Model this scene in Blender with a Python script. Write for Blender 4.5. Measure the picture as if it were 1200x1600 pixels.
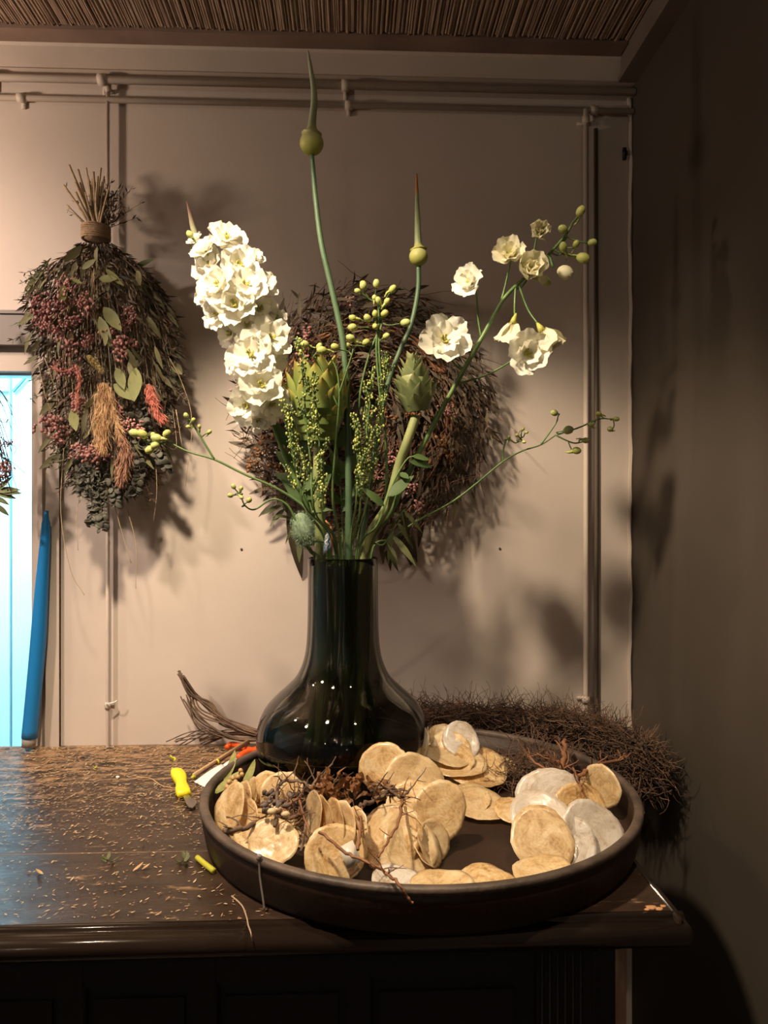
import bpy, math, random
from mathutils import Vector, Matrix, Quaternion, noise
R = math.radians; PI = math.pi
for o in list(bpy.data.objects): bpy.data.objects.remove(o)
scn = bpy.context.scene; C = scn.collection

# ---------------------------------------------------------------- camera
H = 1.325; YAW = R(2.4); CT = 0.9
cam = bpy.data.cameras.new('camera'); camo = bpy.data.objects.new('camera', cam); C.objects.link(camo)
camo.location = (0, 0, H); camo.rotation_euler = (R(90), 0, -YAW)
cam.sensor_fit = 'VERTICAL'; cam.sensor_height = 24.0; cam.lens = 24.0*1200/1600; cam.clip_start = .02
scn.camera = camo
# ---------------------------------------------------------------- world, lights, exposure
w = bpy.data.worlds.new('world'); scn.world = w; w.use_nodes = True
w.node_tree.nodes['Background'].inputs[0].default_value = (1.0, .86, .74, 1)
w.node_tree.nodes['Background'].inputs[1].default_value = .055
scn.view_settings.view_transform = 'Standard'; scn.view_settings.look = 'None'
scn.view_settings.gamma = 1; scn.view_settings.use_curve_mapping = False
scn.view_settings.exposure = 0.0
def aim(o, t): o.rotation_euler = (Vector(t)-o.location).to_track_quat('-Z', 'Y').to_euler()
def lamp(name, kind, loc, energy, col, target=None, **k):
    l = bpy.data.lights.new(name, kind); l.energy = energy; l.color = col
    for a, b in k.items(): setattr(l, a, b)
    o = bpy.data.objects.new(name, l); o.location = loc; C.objects.link(o)
    if target: aim(o, target)
    return o
WARM = (1, .80, .56); NEUT = (1, .86, .68)
lamp('spot_key', 'SPOT', (-.38, .60, 2.13), 84, (1, .80, .57), (.06, 1.13, 1.0), spot_size=R(70), spot_blend=.45, shadow_soft_size=.04)
lamp('spot_left', 'SPOT', (-1.15, .50, 2.10), 70, (1, .79, .65), (-.80, 1.42, 1.22), spot_size=R(78), spot_blend=1, shadow_soft_size=.05)
lamp('lamp_left', 'POINT', (-.98, 1.10, 1.86), 11.0, (1, .76, .58), shadow_soft_size=.03)
lamp('flower_fill_spot', 'SPOT', (.02, .72, 2.12), 9, (1, .80, .57), (.31, 1.10, 1.60), spot_size=R(44), spot_blend=.8, shadow_soft_size=.03)  # added fill with no visible source, brightens the flowers at right
lamp('spot_front', 'SPOT', (.30, .50, 2.12), 24, (1, .80, .56), (.12, 1.0, .93), spot_size=R(44), spot_blend=.8, shadow_soft_size=.012)
for i, (x, y, z, e) in enumerate([(-.42,-1.0,2.05,2.2),(-.34,-1.25,1.93,2.0),(.5,-1.5,2.0,1.5),(1.3,-1.9,1.9,1.5),(-1.2,-1.7,1.95,1.5),(-.1,-2.4,2.0,1.5),(.9,-2.6,2.0,1.5),(-2.0,-.9,1.9,1.5),(-.7,-2.9,1.7,1.5),(.3,-2.0,1.5,1)]):
    lamp('shop_spot', 'POINT', (x, y, z), e, (1, .84, .64), shadow_soft_size=.018)
lamp('daylight', 'AREA', (-1.25, 1.64, 2.08), 90, (.56, .88, 1), (-1.25, 1.80, 1.2), shape='RECTANGLE', size=1.3, size_y=.10)
lamp('daylight_fill_far', 'AREA', (-2.9, 1.64, 2.08), 420, (.50, .82, 1), (-2.9, 1.82, 1.2), shape='RECTANGLE', size=1.4, size_y=.10)  # out of view, added for a blue reflection on the vase neck

# ---------------------------------------------------------------- pixel -> world
FW = Vector((math.sin(YAW), math.cos(YAW), 0)); RT = Vector((math.cos(YAW), -math.sin(YAW), 0)); CAM = Vector((0,0,H))
def ray(px, py): return FW + RT*((px-600)/1200) + Vector((0,0,(800-py)/1200))
def P(px, py, Y): d = ray(px, py); return CAM + d*(Y/d.y)
def PZ(px, py, z): d = ray(px, py); return CAM + d*((z-H)/d.z)
def PC(px, py, cx, cy, r):                          # nearest hit with an upright cylinder
    d = ray(px, py); a = d.x**2+d.y**2; b = -2*(d.x*cx+d.y*cy); c = cx*cx+cy*cy-r*r
    t = (-b-math.sqrt(max(0, b*b-4*a*c)))/(2*a); return CAM+d*t
# ---------------------------------------------------------------- materials
MATS = {}
def mat(name, col, rough=.6, col2=None, scale=20, rnd=None, bump=0, bscale=None, trans=0, sheen=0, coat=0, metal=0, sss=0, detail=4, ramp=(.35,.65), stretch=None, spec=.5):
    if name in MATS: return MATS[name]
    m = bpy.data.materials.new(name); m.use_nodes = True; nt = m.node_tree; N = nt.nodes; L = nt.links
    b = N['Principled BSDF']; b.inputs['Roughness'].default_value = rough; b.inputs['Metallic'].default_value = metal
    b.inputs['Specular IOR Level'].default_value = spec
    b.inputs['Coat Weight'].default_value = coat; b.inputs['Coat Roughness'].default_value = .15
    def c4(c): return (*c, 1)
    out = None; b.inputs['Base Color'].default_value = c4(col)
    tc = N.new('ShaderNodeTexCoord'); vec = tc.outputs['Object']
    if stretch:
        mp = N.new('ShaderNodeMapping'); mp.inputs['Scale'].default_value = stretch; L.new(vec, mp.inputs[0]); vec = mp.outputs[0]
    if col2:
        n = N.new('ShaderNodeTexNoise'); n.inputs['Scale'].default_value = scale; n.inputs['Detail'].default_value = detail; L.new(vec, n.inputs['Vector'])
        r = N.new('ShaderNodeValToRGB'); r.color_ramp.elements[0].position = ramp[0]; r.color_ramp.elements[1].position = ramp[1]
        r.color_ramp.elements[0].color = c4(col); r.color_ramp.elements[1].color = c4(col2)
        L.new(n.outputs[0], r.inputs[0]); out = r.outputs[0]
    if rnd:
        oi = N.new('ShaderNodeObjectInfo'); mx = N.new('ShaderNodeMix'); mx.data_type = 'RGBA'
        if out: L.new(out, mx.inputs['A'])
        else: mx.inputs['A'].default_value = c4(col)
        mx.inputs['B'].default_value = c4(rnd); L.new(oi.outputs['Random'], mx.inputs[0]); out = mx.outputs['Result']
    if out: L.new(out, b.inputs['Base Color'])
    if bump:
        n2 = N.new('ShaderNodeTexNoise'); n2.inputs['Scale'].default_value = bscale or scale; n2.inputs['Detail'].default_value = 5; L.new(vec, n2.inputs['Vector'])
        bp = N.new('ShaderNodeBump'); bp.inputs['Strength'].default_value = bump; bp.inputs['Distance'].default_value = .003
        L.new(n2.outputs[0], bp.inputs['Height']); L.new(bp.outputs[0], b.inputs['Normal'])
    if trans:                                        # light passing through thin leaves and petals
        t = N.new('ShaderNodeBsdfTranslucent'); ms = N.new('ShaderNodeMixShader'); ms.inputs[0].default_value = trans
        if out: L.new(out, t.inputs[0])
        else: t.inputs[0].default_value = c4(col)
        L.new(b.outputs[0], ms.inputs[1]); L.new(t.outputs[0], ms.inputs[2]); L.new(ms.outputs[0], N['Material Output'].inputs[0])
    MATS[name] = m; return m
def gradient_mat(name, stops, rough=.5, axis=2, trans=0):   # colour along the thing's own length (its natural colouring)
    m = bpy.data.materials.new(name); m.use_nodes = True; N = m.node_tree.nodes; L = m.node_tree.links; b = N['Principled BSDF']
    tc = N.new('ShaderNodeTexCoord'); s = N.new('ShaderNodeSeparateXYZ'); L.new(tc.outputs['Generated'], s.inputs[0])
    r = N.new('ShaderNodeValToRGB'); cr = r.color_ramp
    while len(cr.elements) < len(stops): cr.elements.new(.5)
    for e, (p, c) in zip(cr.elements, stops): e.position = p; e.color = (*c, 1)
    L.new(s.outputs[axis], r.inputs[0]); L.new(r.outputs[0], b.inputs['Base Color']); b.inputs['Roughness'].default_value = rough
    if trans:
        t = N.new('ShaderNodeBsdfTranslucent'); ms = N.new('ShaderNodeMixShader'); ms.inputs[0].default_value = trans
        L.new(r.outputs[0], t.inputs[0]); L.new(b.outputs[0], ms.inputs[1]); L.new(t.outputs[0], ms.inputs[2]); L.new(ms.outputs[0], N['Material Output'].inputs[0])
    return m
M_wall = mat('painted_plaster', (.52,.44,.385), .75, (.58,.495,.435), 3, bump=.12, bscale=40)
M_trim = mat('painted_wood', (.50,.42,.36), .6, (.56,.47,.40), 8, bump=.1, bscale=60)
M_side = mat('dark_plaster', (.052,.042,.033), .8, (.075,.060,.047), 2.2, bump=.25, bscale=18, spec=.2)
M_old = mat('old_plaster', (.30,.17,.11), .85, (.42,.27,.18), 14, bump=.4)
M_floor = mat('floor_boards', (.10,.07,.05), .6, (.05,.035,.025), 6)
M_reed = mat('reed', (.42,.30,.22), .7, (.22,.145,.105), 30, stretch=(6,.4,1))
M_band = mat('ceiling_batten', (.27,.18,.14), .7, (.17,.11,.085), 8)
M_lintel = mat('grey_lintel', (.19,.165,.15), .6)
M_blue = mat('blue_plastic', (.012,.19,.50), .35)
M_plank = mat('pale_blue_boards', (.72,.90,.95), .6, (.62,.86,.93), 2)
M_gap = mat('blue_paint', (.05,.30,.48), .5)
M_twine = mat('jute_twine', (.36,.24,.14), .9, (.26,.17,.10), 60, bump=.6, bscale=200)
M_dstem = mat('dry_stem', (.46,.35,.21), .8, (.30,.21,.13), 20)
M_dleaf = mat('dry_leaf', (.20,.19,.085), .7, rnd=(.09,.075,.04), trans=.2)
M_ddark = mat('dark_dry_leaf', (.050,.036,.025), .8, (.11,.075,.045), 12)
M_dred = mat('dry_russet', (.12,.06,.035), .8, (.065,.036,.024), 18)
M_pink = mat('dry_pink_flower', (.50,.24,.22), .8, (.30,.14,.13), 40, rnd=(.58,.30,.26), trans=.2)
M_plume = mat('pampas_plume', (.70,.48,.28), .9, (.52,.33,.18), 30, trans=.3)
M_euc = mat('dry_eucalyptus', (.055,.055,.042), .7, rnd=(.10,.095,.07))
M_petal = mat('white_petal', (.86,.83,.70), .55, rnd=(.88,.86,.76), trans=.32, spec=.3)
M_petal2 = mat('cream_petal', (.80,.76,.52), .55, rnd=(.84,.80,.60), trans=.32, spec=.3)
M_eye = mat('yellow_green_eye', (.50,.46,.10), .6, (.34,.34,.06), 300)
M_bud = mat('green_bud', (.36,.42,.10), .5, (.56,.58,.25), 60, rnd=(.44,.46,.12))
M_stem = mat('green_stem', (.085,.16,.045), .45, (.13,.21,.06), 25)
M_allium = mat('allium_stem', (.062,.115,.055), .45, (.085,.15,.075), 18)
M_astem = mat('artichoke_stem', (.30,.33,.13), .6, (.17,.22,.08), 30, bump=.3, bscale=120, stretch=(1,1,.15))
M_leaf = mat('green_leaf', (.055,.11,.035), .5, rnd=(.12,.19,.06), trans=.25)
M_droop = mat('olive_leaf', (.13,.14,.05), .6, rnd=(.07,.085,.035), trans=.2)
M_seed = mat('seed_pod', (.42,.46,.12), .45, (.10,.15,.045), 70, ramp=(.42,.60))
M_fuzz = mat('fuzzy_green', (.16,.24,.15), .85, (.26,.34,.23), 150)
M_counter = None
M_dark = mat('dark_cabinet', (.014,.011,.009), .5, (.018,.015,.013), 10, bump=.2, bscale=60)
M_mould = mat('lacquered_moulding', (.018,.011,.008), .13, (.032,.020,.015), 18, bump=.22, bscale=50, coat=1.0, stretch=(.25,1,1))
M_tray = mat('dark_stained_tray', (.024,.012,.007), .5, (.036,.019,.012), 14, bump=.25, bscale=90, spec=.3)
M_trim_rim = mat('worn_rim', (.115,.080,.060), .55, (.05,.035,.027), 30, bump=.4, bscale=90)
M_root = mat('root_fibre', (.095,.050,.030), .85, (.17,.095,.058), 30)
M_twig = mat('red_brown_twig', (.30,.13,.055), .65, (.15,.065,.035), 40, bump=.4, bscale=200)
M_gtwig = mat('grey_brown_twig', (.20,.125,.08), .75, (.09,.055,.036), 40, bump=.4, bscale=200)
M_crisp = mat('crisp_leaf', (.32,.14,.045), .6, (.16,.07,.03), 40, trans=.2)
M_yellow = mat('yellow_plastic', (.86,.72,.02), .35)
M_steel = mat('steel', (.45,.43,.40), .3, metal=1)
M_paper = mat('white_paper', (.80,.80,.80), .7, trans=.1)
M_orange = mat('orange_plastic', (.80,.10,.015), .35)
M_bamboo = mat('bamboo', (.60,.40,.20), .55, (.45,.28,.13), 30)

# ---------------------------------------------------------------- mesh builder
class MB:
    def __init__(s): s.v = []; s.f = []; s.mi = []; s.cur = 0
    def face(s, idx): s.f.append(idx); s.mi.append(s.cur)
    def tube(s, pts, r0, r1=None, seg=6, caps=True):
        pts = [Vector(p) for p in pts]; n = len(pts); r1 = r0 if r1 is None else r1
        rs = r0 if isinstance(r0, (list, tuple)) else [r0+(r1-r0)*i/(n-1) for i in range(n)]
        t = (pts[1]-pts[0]).normalized(); u = t.orthogonal().normalized(); b = len(s.v)
        for i, p in enumerate(pts):
            t2 = (pts[min(i+1, n-1)]-pts[max(i-1, 0)])
            t2 = t2.normalized() if t2.length > 1e-9 else t
            q = t.rotation_difference(t2); u = (q @ u); u = (u - t2*u.dot(t2)).normalized(); t = t2; v = t.cross(u)
            for k in range(seg):
                a = 2*PI*k/seg; s.v.append(tuple(p+(u*math.cos(a)+v*math.sin(a))*rs[i]))
        for i in range(n-1):
            for k in range(seg):
                k2 = (k+1) % seg; s.face((b+i*seg+k, b+i*seg+k2, b+(i+1)*seg+k2, b+(i+1)*seg+k))
        if caps: s.face(tuple(b+k for k in reversed(range(seg)))); s.face(tuple(b+(n-1)*seg+k for k in range(seg)))
    def box(s, a, c):
        b = len(s.v); x0, y0, z0 = a; x1, y1, z1 = c
        s.v += [(x0,y0,z0),(x1,y0,z0),(x1,y1,z0),(x0,y1,z0),(x0,y0,z1),(x1,y0,z1),(x1,y1,z1),(x0,y1,z1)]
        for q in ((0,3,2,1),(4,5,6,7),(0,1,5,4),(1,2,6,5),(2,3,7,6),(3,0,4,7)): s.face(tuple(b+i for i in q))
    def blob(s, c, rad, seg=8, rings=6, jit=0, M=None, rng=random):
        b = len(s.v); c = Vector(c); rad = Vector(rad) if not isinstance(rad, (int, float)) else Vector((rad,)*3)
        def put(x, y, z):
            k = 1+jit*(rng.random()-.5)*2; p = Vector((x*rad.x*k, y*rad.y*k, z*rad.z*k)); s.v.append(tuple(c+(M @ p if M else p)))
        put(0, 0, 1)
        for i in range(1, rings):
            th = PI*i/rings
            for k in range(seg): a = 2*PI*k/seg; put(math.sin(th)*math.cos(a), math.sin(th)*math.sin(a), math.cos(th))
        put(0, 0, -1); e = len(s.v)-1
        for k in range(seg):
            k2 = (k+1) % seg; s.face((b, b+1+k, b+1+k2)); o = b+1+(rings-2)*seg; s.face((o+k, e, o+k2))
            for i in range(rings-2): o = b+1+i*seg; s.face((o+k, o+seg+k, o+seg+k2, o+k2))
    def blade(s, p, d, L, wd, nrm, bend=0, n=3, tip=.05, base=.25, fold=0):     # a leaf: thin tapering, bending strip (two faces wide)
        p = Vector(p); d = Vector(d).normalized(); nrm = Vector(nrm); nrm = (nrm-d*nrm.dot(d))
        nrm = nrm.normalized() if nrm.length > 1e-6 else d.orthogonal().normalized(); sd = d.cross(nrm); b = len(s.v)
        for i in range(n+1):
            t = i/n; ww = wd*(base+(1-base)*math.sin(PI*min(1, t*1.0)**.8)) if t < 1 else wd*tip
            if i == 0: ww = wd*base
            c = p+d*(L*t*(1-.3*abs(bend)*t))+nrm*(bend*L*t*t)
            for k in (-1, 0, 1): s.v.append(tuple(c+sd*(k*ww*.5)+nrm*(abs(k)*fold*ww)))
        for i in range(n):
            for k in (0, 1): s.face((b+i*3+k, b+i*3+k+1, b+i*3+k+4, b+i*3+k+3))
    def lathe(s, prof, c=(0,0,0), seg=64):
        b = len(s.v); cx, cy, cz = c
        for r, z in prof:
            for k in range(seg): a = 2*PI*k/seg; s.v.append((cx+r*math.cos(a), cy+r*math.sin(a), cz+z))
        for i in range(len(prof)-1):
            for k in range(seg): k2 = (k+1) % seg; s.face((b+i*seg+k, b+i*seg+k2, b+(i+1)*seg+k2, b+(i+1)*seg+k))
    def extr(s, prof, x0, x1):                        # (y,z) outline extruded along x
        b = len(s.v); n = len(prof)
        for x in (x0, x1): s.v += [(x, y, z) for y, z in prof]
        for i in range(n): j = (i+1) % n; s.face((b+i, b+j, b+n+j, b+n+i))
        s.face(tuple(b+i for i in reversed(range(n)))); s.face(tuple(b+n+i for i in range(n)))
    def clear(s, y): s.v = [(a, min(b, y), c) for a, b, c in s.v]
    def mesh(s, name, m, smooth=True):
        me = bpy.data.meshes.new(name); me.from_pydata(s.v, [], s.f)
        for mm in (m if isinstance(m, (list, tuple)) else [m]): me.materials.append(mm)
        if any(s.mi): me.polygons.foreach_set('material_index', s.mi)
        me.polygons.foreach_set('use_smooth', [smooth]*len(me.polygons)); me.update(); return me
    def build(s, name, m, parent=None, smooth=True, **k):
        o = bpy.data.objects.new(name, s.mesh(name, m, smooth)); C.objects.link(o)
        if parent: o.parent = parent; o.matrix_parent_inverse = parent_world(parent).inverted()
        return tag(o, **k)
def tag(o, label=None, cat=None, group=None, kind=None):
    if label: o['label'] = label
    if cat: o['category'] = cat
    if group: o['group'] = group
    if kind: o['kind'] = kind
    return o
def thing(name, loc, label, cat, group=None):
    o = bpy.data.objects.new(name, None); o.location = loc; o.empty_display_size = .02; C.objects.link(o)
    o.matrix_world = Matrix.Translation(loc); tag(o, label, cat, group); return o
def inst(name, me, M, parent):                       # another object on shared mesh data, M in world space
    o = bpy.data.objects.new(name, me); C.objects.link(o); o.parent = parent
    base = parent.get('_w'); o.matrix_local = parent_world(parent).inverted() @ M; return o
WORLD = {}
def parent_world(o):
    m = o.matrix_basis.copy()
    if o.parent: m = parent_world(o.parent) @ o.matrix_parent_inverse @ m
    return m
def frame(p, zdir, spin=0, s=1):                     # local +Z along zdir
    z = Vector(zdir).normalized(); q = Vector((0,0,1)).rotation_difference(z)
    S = s if isinstance(s, (tuple, list, Vector)) else (s, s, s)
    return Matrix.Translation(p) @ q.to_matrix().to_4x4() @ Matrix.Rotation(spin, 4, 'Z') @ Matrix.Diagonal((*S, 1))
def xframe(p, xdir, up, s=1):                        # local +X along xdir, +Z near up
    x = Vector(xdir).normalized(); z = Vector(up)-x*Vector(up).dot(x); z = z.normalized() if z.length > 1e-6 else x.orthogonal().normalized(); y = z.cross(x)
    S = s if isinstance(s, (tuple, list)) else (s, s, s)
    m = Matrix((( x.x,y.x,z.x,0),(x.y,y.y,z.y,0),(x.z,y.z,z.z,0),(0,0,0,1)))
    return Matrix.Translation(p) @ m @ Matrix.Diagonal((*S, 1))
def smooth(pts, k=6):
    pts = [Vector(p) for p in pts]; q = [2*pts[0]-pts[1]]+pts+[2*pts[-1]-pts[-2]]; out = []
    for i in range(1, len(q)-2):
        a, b, c, d = q[i-1:i+3]
        for j in range(k):
            t = j/k; out.append(.5*((2*b)+(c-a)*t+(2*a-5*b+4*c-d)*t*t+(3*b-a-3*c+d)*t**3))
    return out+[pts[-1]]
def rv(g): return Vector((g.uniform(-1,1), g.uniform(-1,1), g.uniform(-1,1)))
def wander(g, p, d, L, n=6, curl=.4, grav=0):
    p = Vector(p); d = Vector(d).normalized(); out = [p.copy()]
    for i in range(n): d = (d+rv(g)*curl+Vector((0,0,-grav))).normalized(); p = p+d*(L/n); out.append(p.copy())
    return out
BX = P(600, 0, 1)*0
# ================================================================ THE ROOM
YW = 1.42; ZC = 2.17; XS = .525
def struct(name, mb, m, smooth=False, **k): return mb.build(name, m, smooth=smooth, kind='structure', **k)
XJ = P(75, 800, YW).x; XG = P(45, 800, YW).x; XL = -2.2
ZL0 = P(30, 540, YW).z; ZL1 = P(30, 487, YW).z; ZG = P(30, 578, YW).z
m = MB(); m.box((XJ, YW, 0), (XS+.1, YW+.09, ZC+.03)); m.box((XL, YW, ZL1), (XJ, YW+.09, ZC+.03)); struct('wall_back', m, M_wall)
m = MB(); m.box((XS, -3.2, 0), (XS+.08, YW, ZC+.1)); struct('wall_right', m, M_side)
m = MB(); m.box((XL-.1, -3.2, 0), (XL, YW+.09, ZC+.1)); struct('wall_left', m, M_wall)
m = MB(); m.box((-3.8, -3.2, -.05), (XS+.08, 2.3, 0)); struct('floor', m, M_floor)
m = MB(); m.box((XL-.1, -3.2, ZC+.006), (XS+.08, YW+.09, ZC+.06)); ceil = struct('ceiling', m, M_band)
g = random.Random(3); m = MB(); x = XL
while x < XS-.03:                                    # woven reed screen nailed under the ceiling
    wd = g.uniform(.003, .0055); dz = g.uniform(0, .0022); xx = x+wd/2; yo = g.uniform(-.006, .003)
    y0, y1, sl = .2, YW-.062+yo, g.uniform(-.002, .002)
    b = len(m.v); rr = wd*.5
    for y in (y0, y1):
        for k in range(5): a = PI+PI*k/4; m.v.append((xx+sl*(y-y0)+rr*math.cos(a), y, ZC+.004-dz+rr*math.sin(a)))
    for k in range(4): m.face((b+k, b+k+1, b+6+k, b+5+k))
    x += wd*1.02
m.build('reed_screen', M_reed, ceil, kind='stuff')
m = MB(); m.box((XL, YW-.060, ZC-.004), (XS-.03, YW, ZC+.006)); struct('trim_1', m, M_band)
zb0, zb1 = P(300, 121, YW).z, P(300, 82, YW).z
m = MB(); m.extr([(YW, zb1+.004), (YW-.020, zb1+.004), (YW-.022, zb1), (YW-.016, zb1-.004), (YW-.014, zb0+.004), (YW-.018, zb0), (YW, zb0-.002)], XL, XS); struct('trim_2', m, M_trim)
# beam along the right wall under the ceiling
m = MB(); m.box((XS-.028, -3.2, ZC-.045), (XS, YW-.022, ZC+.006)); m.box((XS-.034, -3.2, ZC-.052), (XS, YW-.022, ZC-.044)); struct('trim_3', m, mat('dusky_beam', (.17,.13,.105), .7, (.13,.10,.08), 9))
# raised plaster edging in the right corner
m = MB(); m.tube([(XS-.004+.0012*math.sin(z*23)+.0010*math.sin(z*71), YW-.002, z) for z in [i*.03 for i in range(30, 71)]], .004, .004, 6); struct('trim_4', m, M_trim)
xa, xb = P(95, 900, YW).x, P(75, 900, YW).x
m = MB(); m.box((XJ-.002, YW-.006, 0), (xa, YW, P(0,700,YW).z)); m.box((xa-.004, YW-.009, 0), (xa, YW, P(0,560,YW).z)); struct('trim_5', m, M_trim)
m = MB(); m.box((P(963,1500,YW).x-.2, YW-.004, 0), (XS-.012, YW, .87)); struct('trim_6', m, M_old)
# ---- door with glazing on the left
yF = YW+.012
D = thing('door_1', (XG-.4, YW+.03, 0), 'pale blue boarded daylight doorway at the left edge behind the hanging flowers', 'door'); D['kind'] = 'structure'
m = MB(); m.box((XG, yF, 0), (XJ, YW+.08, ZL0)); m.box((XG+.016, YW-.001, 0), (XG+.024, yF+.02, ZG)); m.build('door_jamb', M_trim, D, smooth=False)
m = MB(); m.box((XL, yF, ZG), (XG, YW+.08, ZL0)); m.build('door_head', M_trim, D, smooth=False)
m = MB(); m.box((XL, YW-.008, ZL0), (XJ-.008, YW+.08, ZL1)); m.box((XL, YW-.012, ZL1-.006), (XJ-.008, YW, ZL1)); m.build('lintel', M_lintel, D, smooth=False)
mg = bpy.data.materials.new('window_glass'); mg.use_nodes = True; N = mg.node_tree.nodes; L = mg.node_tree.links
gl = N.new('ShaderNodeBsdfGlossy'); gl.inputs['Roughness'].default_value = .03; tr = N.new('ShaderNodeBsdfTransparent'); tr.inputs[0].default_value = (.9,.97,1,1)
fr = N.new('ShaderNodeFresnel'); ms = N.new('ShaderNodeMixShader'); L.new(fr.outputs[0], ms.inputs[0]); L.new(tr.outputs[0], ms.inputs[1]); L.new(gl.outputs[0], ms.inputs[2]); L.new(ms.outputs[0], N['Material Output'].inputs[0])
m = MB(); m.box((XL, YW+.05, 0), (XG, YW+.054, ZG)); m.build('glass_pane', mg, D, smooth=False)
m = MB(); m.box((XG-.004, YW+.035, 0), (XG+.001, YW+.07, ZG)); m.box((XL, YW+.035, ZG-.004), (XG, YW+.07, ZG+.001)); m.build('glazing_bead', mat('glazing_bead', (.35,.62,.75), .4), D, smooth=False)
yB = 1.86
xs = [-3.7,-3.45,-3.2,-2.95,-2.7,-2.45,-2.2,-1.97,P(-560,800,yB).x, P(-420,800,yB).x, P(-280,800,yB).x, P(-130,800,yB).x, P(17,800,yB).x, P(64,800,yB).x]
for a, b_ in zip(xs[:-1], xs[1:]):
    m = MB(); m.box((a+.003, yB, 0), (b_-.003, yB+.02, 2.05)); m.build('door_board', M_plank, D, smooth=False)
m = MB(); m.box((xs[0], yB+.015, 0), (xs[-1]+.5, yB+.022, 2.2)); m.build('door_backing', M_gap, D, smooth=False)
m = MB(); ztop = P(20,612,yB).z
m.extr([(yB-.012, ztop), (yB, ztop), (yB, ztop+.12), (yB-.012, ztop+.12)], xs[0], xs[-2]-.004); m.build('door_rail', M_plank, D, smooth=False)
m = MB(); m.tube([P(20,612,yB-.006), P(66,560,yB-.006)], .004, seg=4); m.build('door_brace', M_gap, D, smooth=False)

# ---- painted conduit pipes
def pipe(name, label, pts, r, clamps=()):
    t = thing(name, pts[0], label, 'pipe'); m = MB(); m.tube(pts, r, seg=10); m.build('tube', M_trim, t)
    for c, ax in clamps:
        c = Vector(c); m = MB()
        if ax == 'z': m.tube([c-Vector((0,0,.006)), c+Vector((0,0,.006))], r*1.5, seg=10); m.box((c.x-r*2.6, YW-.004, c.z-.003), (c.x+r*2.6, YW, c.z+.003))
        else: m.tube([c-Vector((.007,0,0)), c+Vector((.007,0,0))], r*1.5, seg=10); m.box((c.x-.004, YW-.004, c.z-r*2.6), (c.x+.004, YW, c.z+r*2.6))
        m.build('pipe_clamp', M_trim, t)
    return t
zp1, zp2 = P(300,128,YW-.02).z, P(300,159,YW-.012).z
pipe('conduit_pipe', 'upper painted pipe running level along the wall under the ceiling board', [(XL, YW-.02, zp1), (XS-.002, YW-.02, zp1)], .0068, [((P(165,128,YW).x,YW-.02,zp1),'x'), ((P(540,128,YW).x,YW-.02,zp1),'x'), ((P(-5,128,YW).x,YW-.02,zp1),'x')])
pipe('conduit_pipe', 'lower painted pipe running level along the wall, second from the ceiling', [(XL, YW-.012, zp2), (XS-.002, YW-.012, zp2)], .0055, [((P(38,159,YW).x,YW-.012,zp2),'x'), ((P(545,159,YW).x,YW-.012,zp2),'x'), ((P(925,159,YW).x,YW-.012,zp2),'x')])
xp = P(915,600,YW-.014).x
pipe('conduit_pipe', 'upright painted pipe on the wall at right, near the dark side wall', [(xp, YW-.016, zp2), (xp, YW-.016, .0)], .0050, [((xp,YW-.016,zp2-.02),'z'), ((xp,YW-.016,P(915,1090,YW).z),'z')])
xp = P(168,600,YW-.014).x
m = MB(); m.box((XS-.075,0,0),(XS-.074,.001,.001))
pipe('conduit_pipe', 'upright painted pipe on the wall at left, behind the hanging flower bundle', [(xp, YW-.013, zp1), (xp, YW-.013, .0)], .0034, [((xp,YW-.013,zp1-.012),'z'), ((xp,YW-.013,P(170,1100,YW).z),'z')])
# dark strip standing in for the right pipe's shadow on the wall
m = MB(); xc = P(931,600,YW-.004).x; m.tube([(xc, YW-.004, zp2-.03), (xc+.001, YW-.004, 1.4), (xc, YW-.004, .0)], .0042, seg=8); m.build('pipe_shadow_strip', mat('pipe_shadow_brown', (.10,.075,.055), .6), label='dark brown strip standing in for the shadow just right of the right-hand pipe', cat='shadow')
# tiny hook and nail marks on the wall
for (px, py, lab) in ((377,858,'small nail head in the wall left of the vase neck'), (781,857,'small nail head in the wall right of the vase')):
    m = MB(); p = P(px,py,YW-.002); m.tube([p, p+Vector((0,.002,0))], .0022, seg=8); m.build('nail', M_gtwig, label=lab, cat='nail')
p = P(976,240,YW-.004); m = MB(); m.box((p.x-.003,YW-.006,p.z-.011),(p.x+.003,YW,p.z+.011)); m.box((p.x-.0045,YW-.008,p.z-.004),(p.x+.0045,YW-.005,p.z+.004)); m.build('wall_catch', M_dark, label='little dark metal catch high in the right corner of the wall', cat='catch')
# string loop at the left pipe clamp
m = MB(); c = P(172,1100,YW-.02)
m.tube(smooth([c+Vector((-.008,0,.001)), c+Vector((0,-.003,.002)), c+Vector((.008,0,.003)), c+Vector((.012,.002,.006))]), .0012, seg=5); m.build('string_tie', M_paper, label='short pale string tied round the left pipe above the counter', cat='string')
# blue rod
t = thing('blue_rod', P(45,1166,1.395), 'long tapering bright blue rod leaning on the door jamb', 'rod')
pts = [P(72,798,1.404), P(71,840,1.403), P(66,910,1.402), P(60,1000,1.40), P(53,1080,1.398), P(46,1153,1.396)]
sp = smooth(pts); m = MB(); k = len(sp)
m.tube(sp, [.0045 if i < 3 else min(.0135, .006+.0075*(i/(k*.55))) for i in range(k)], seg=14); m.build('sleeve', M_blue, t)
m = MB(); m.tube([P(46,1150,1.396), P(44.5,1167,1.395)], .0125, .0115, seg=12); m.build('end_cap', mat('grey_cap', (.30,.27,.24), .6), t)

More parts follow.
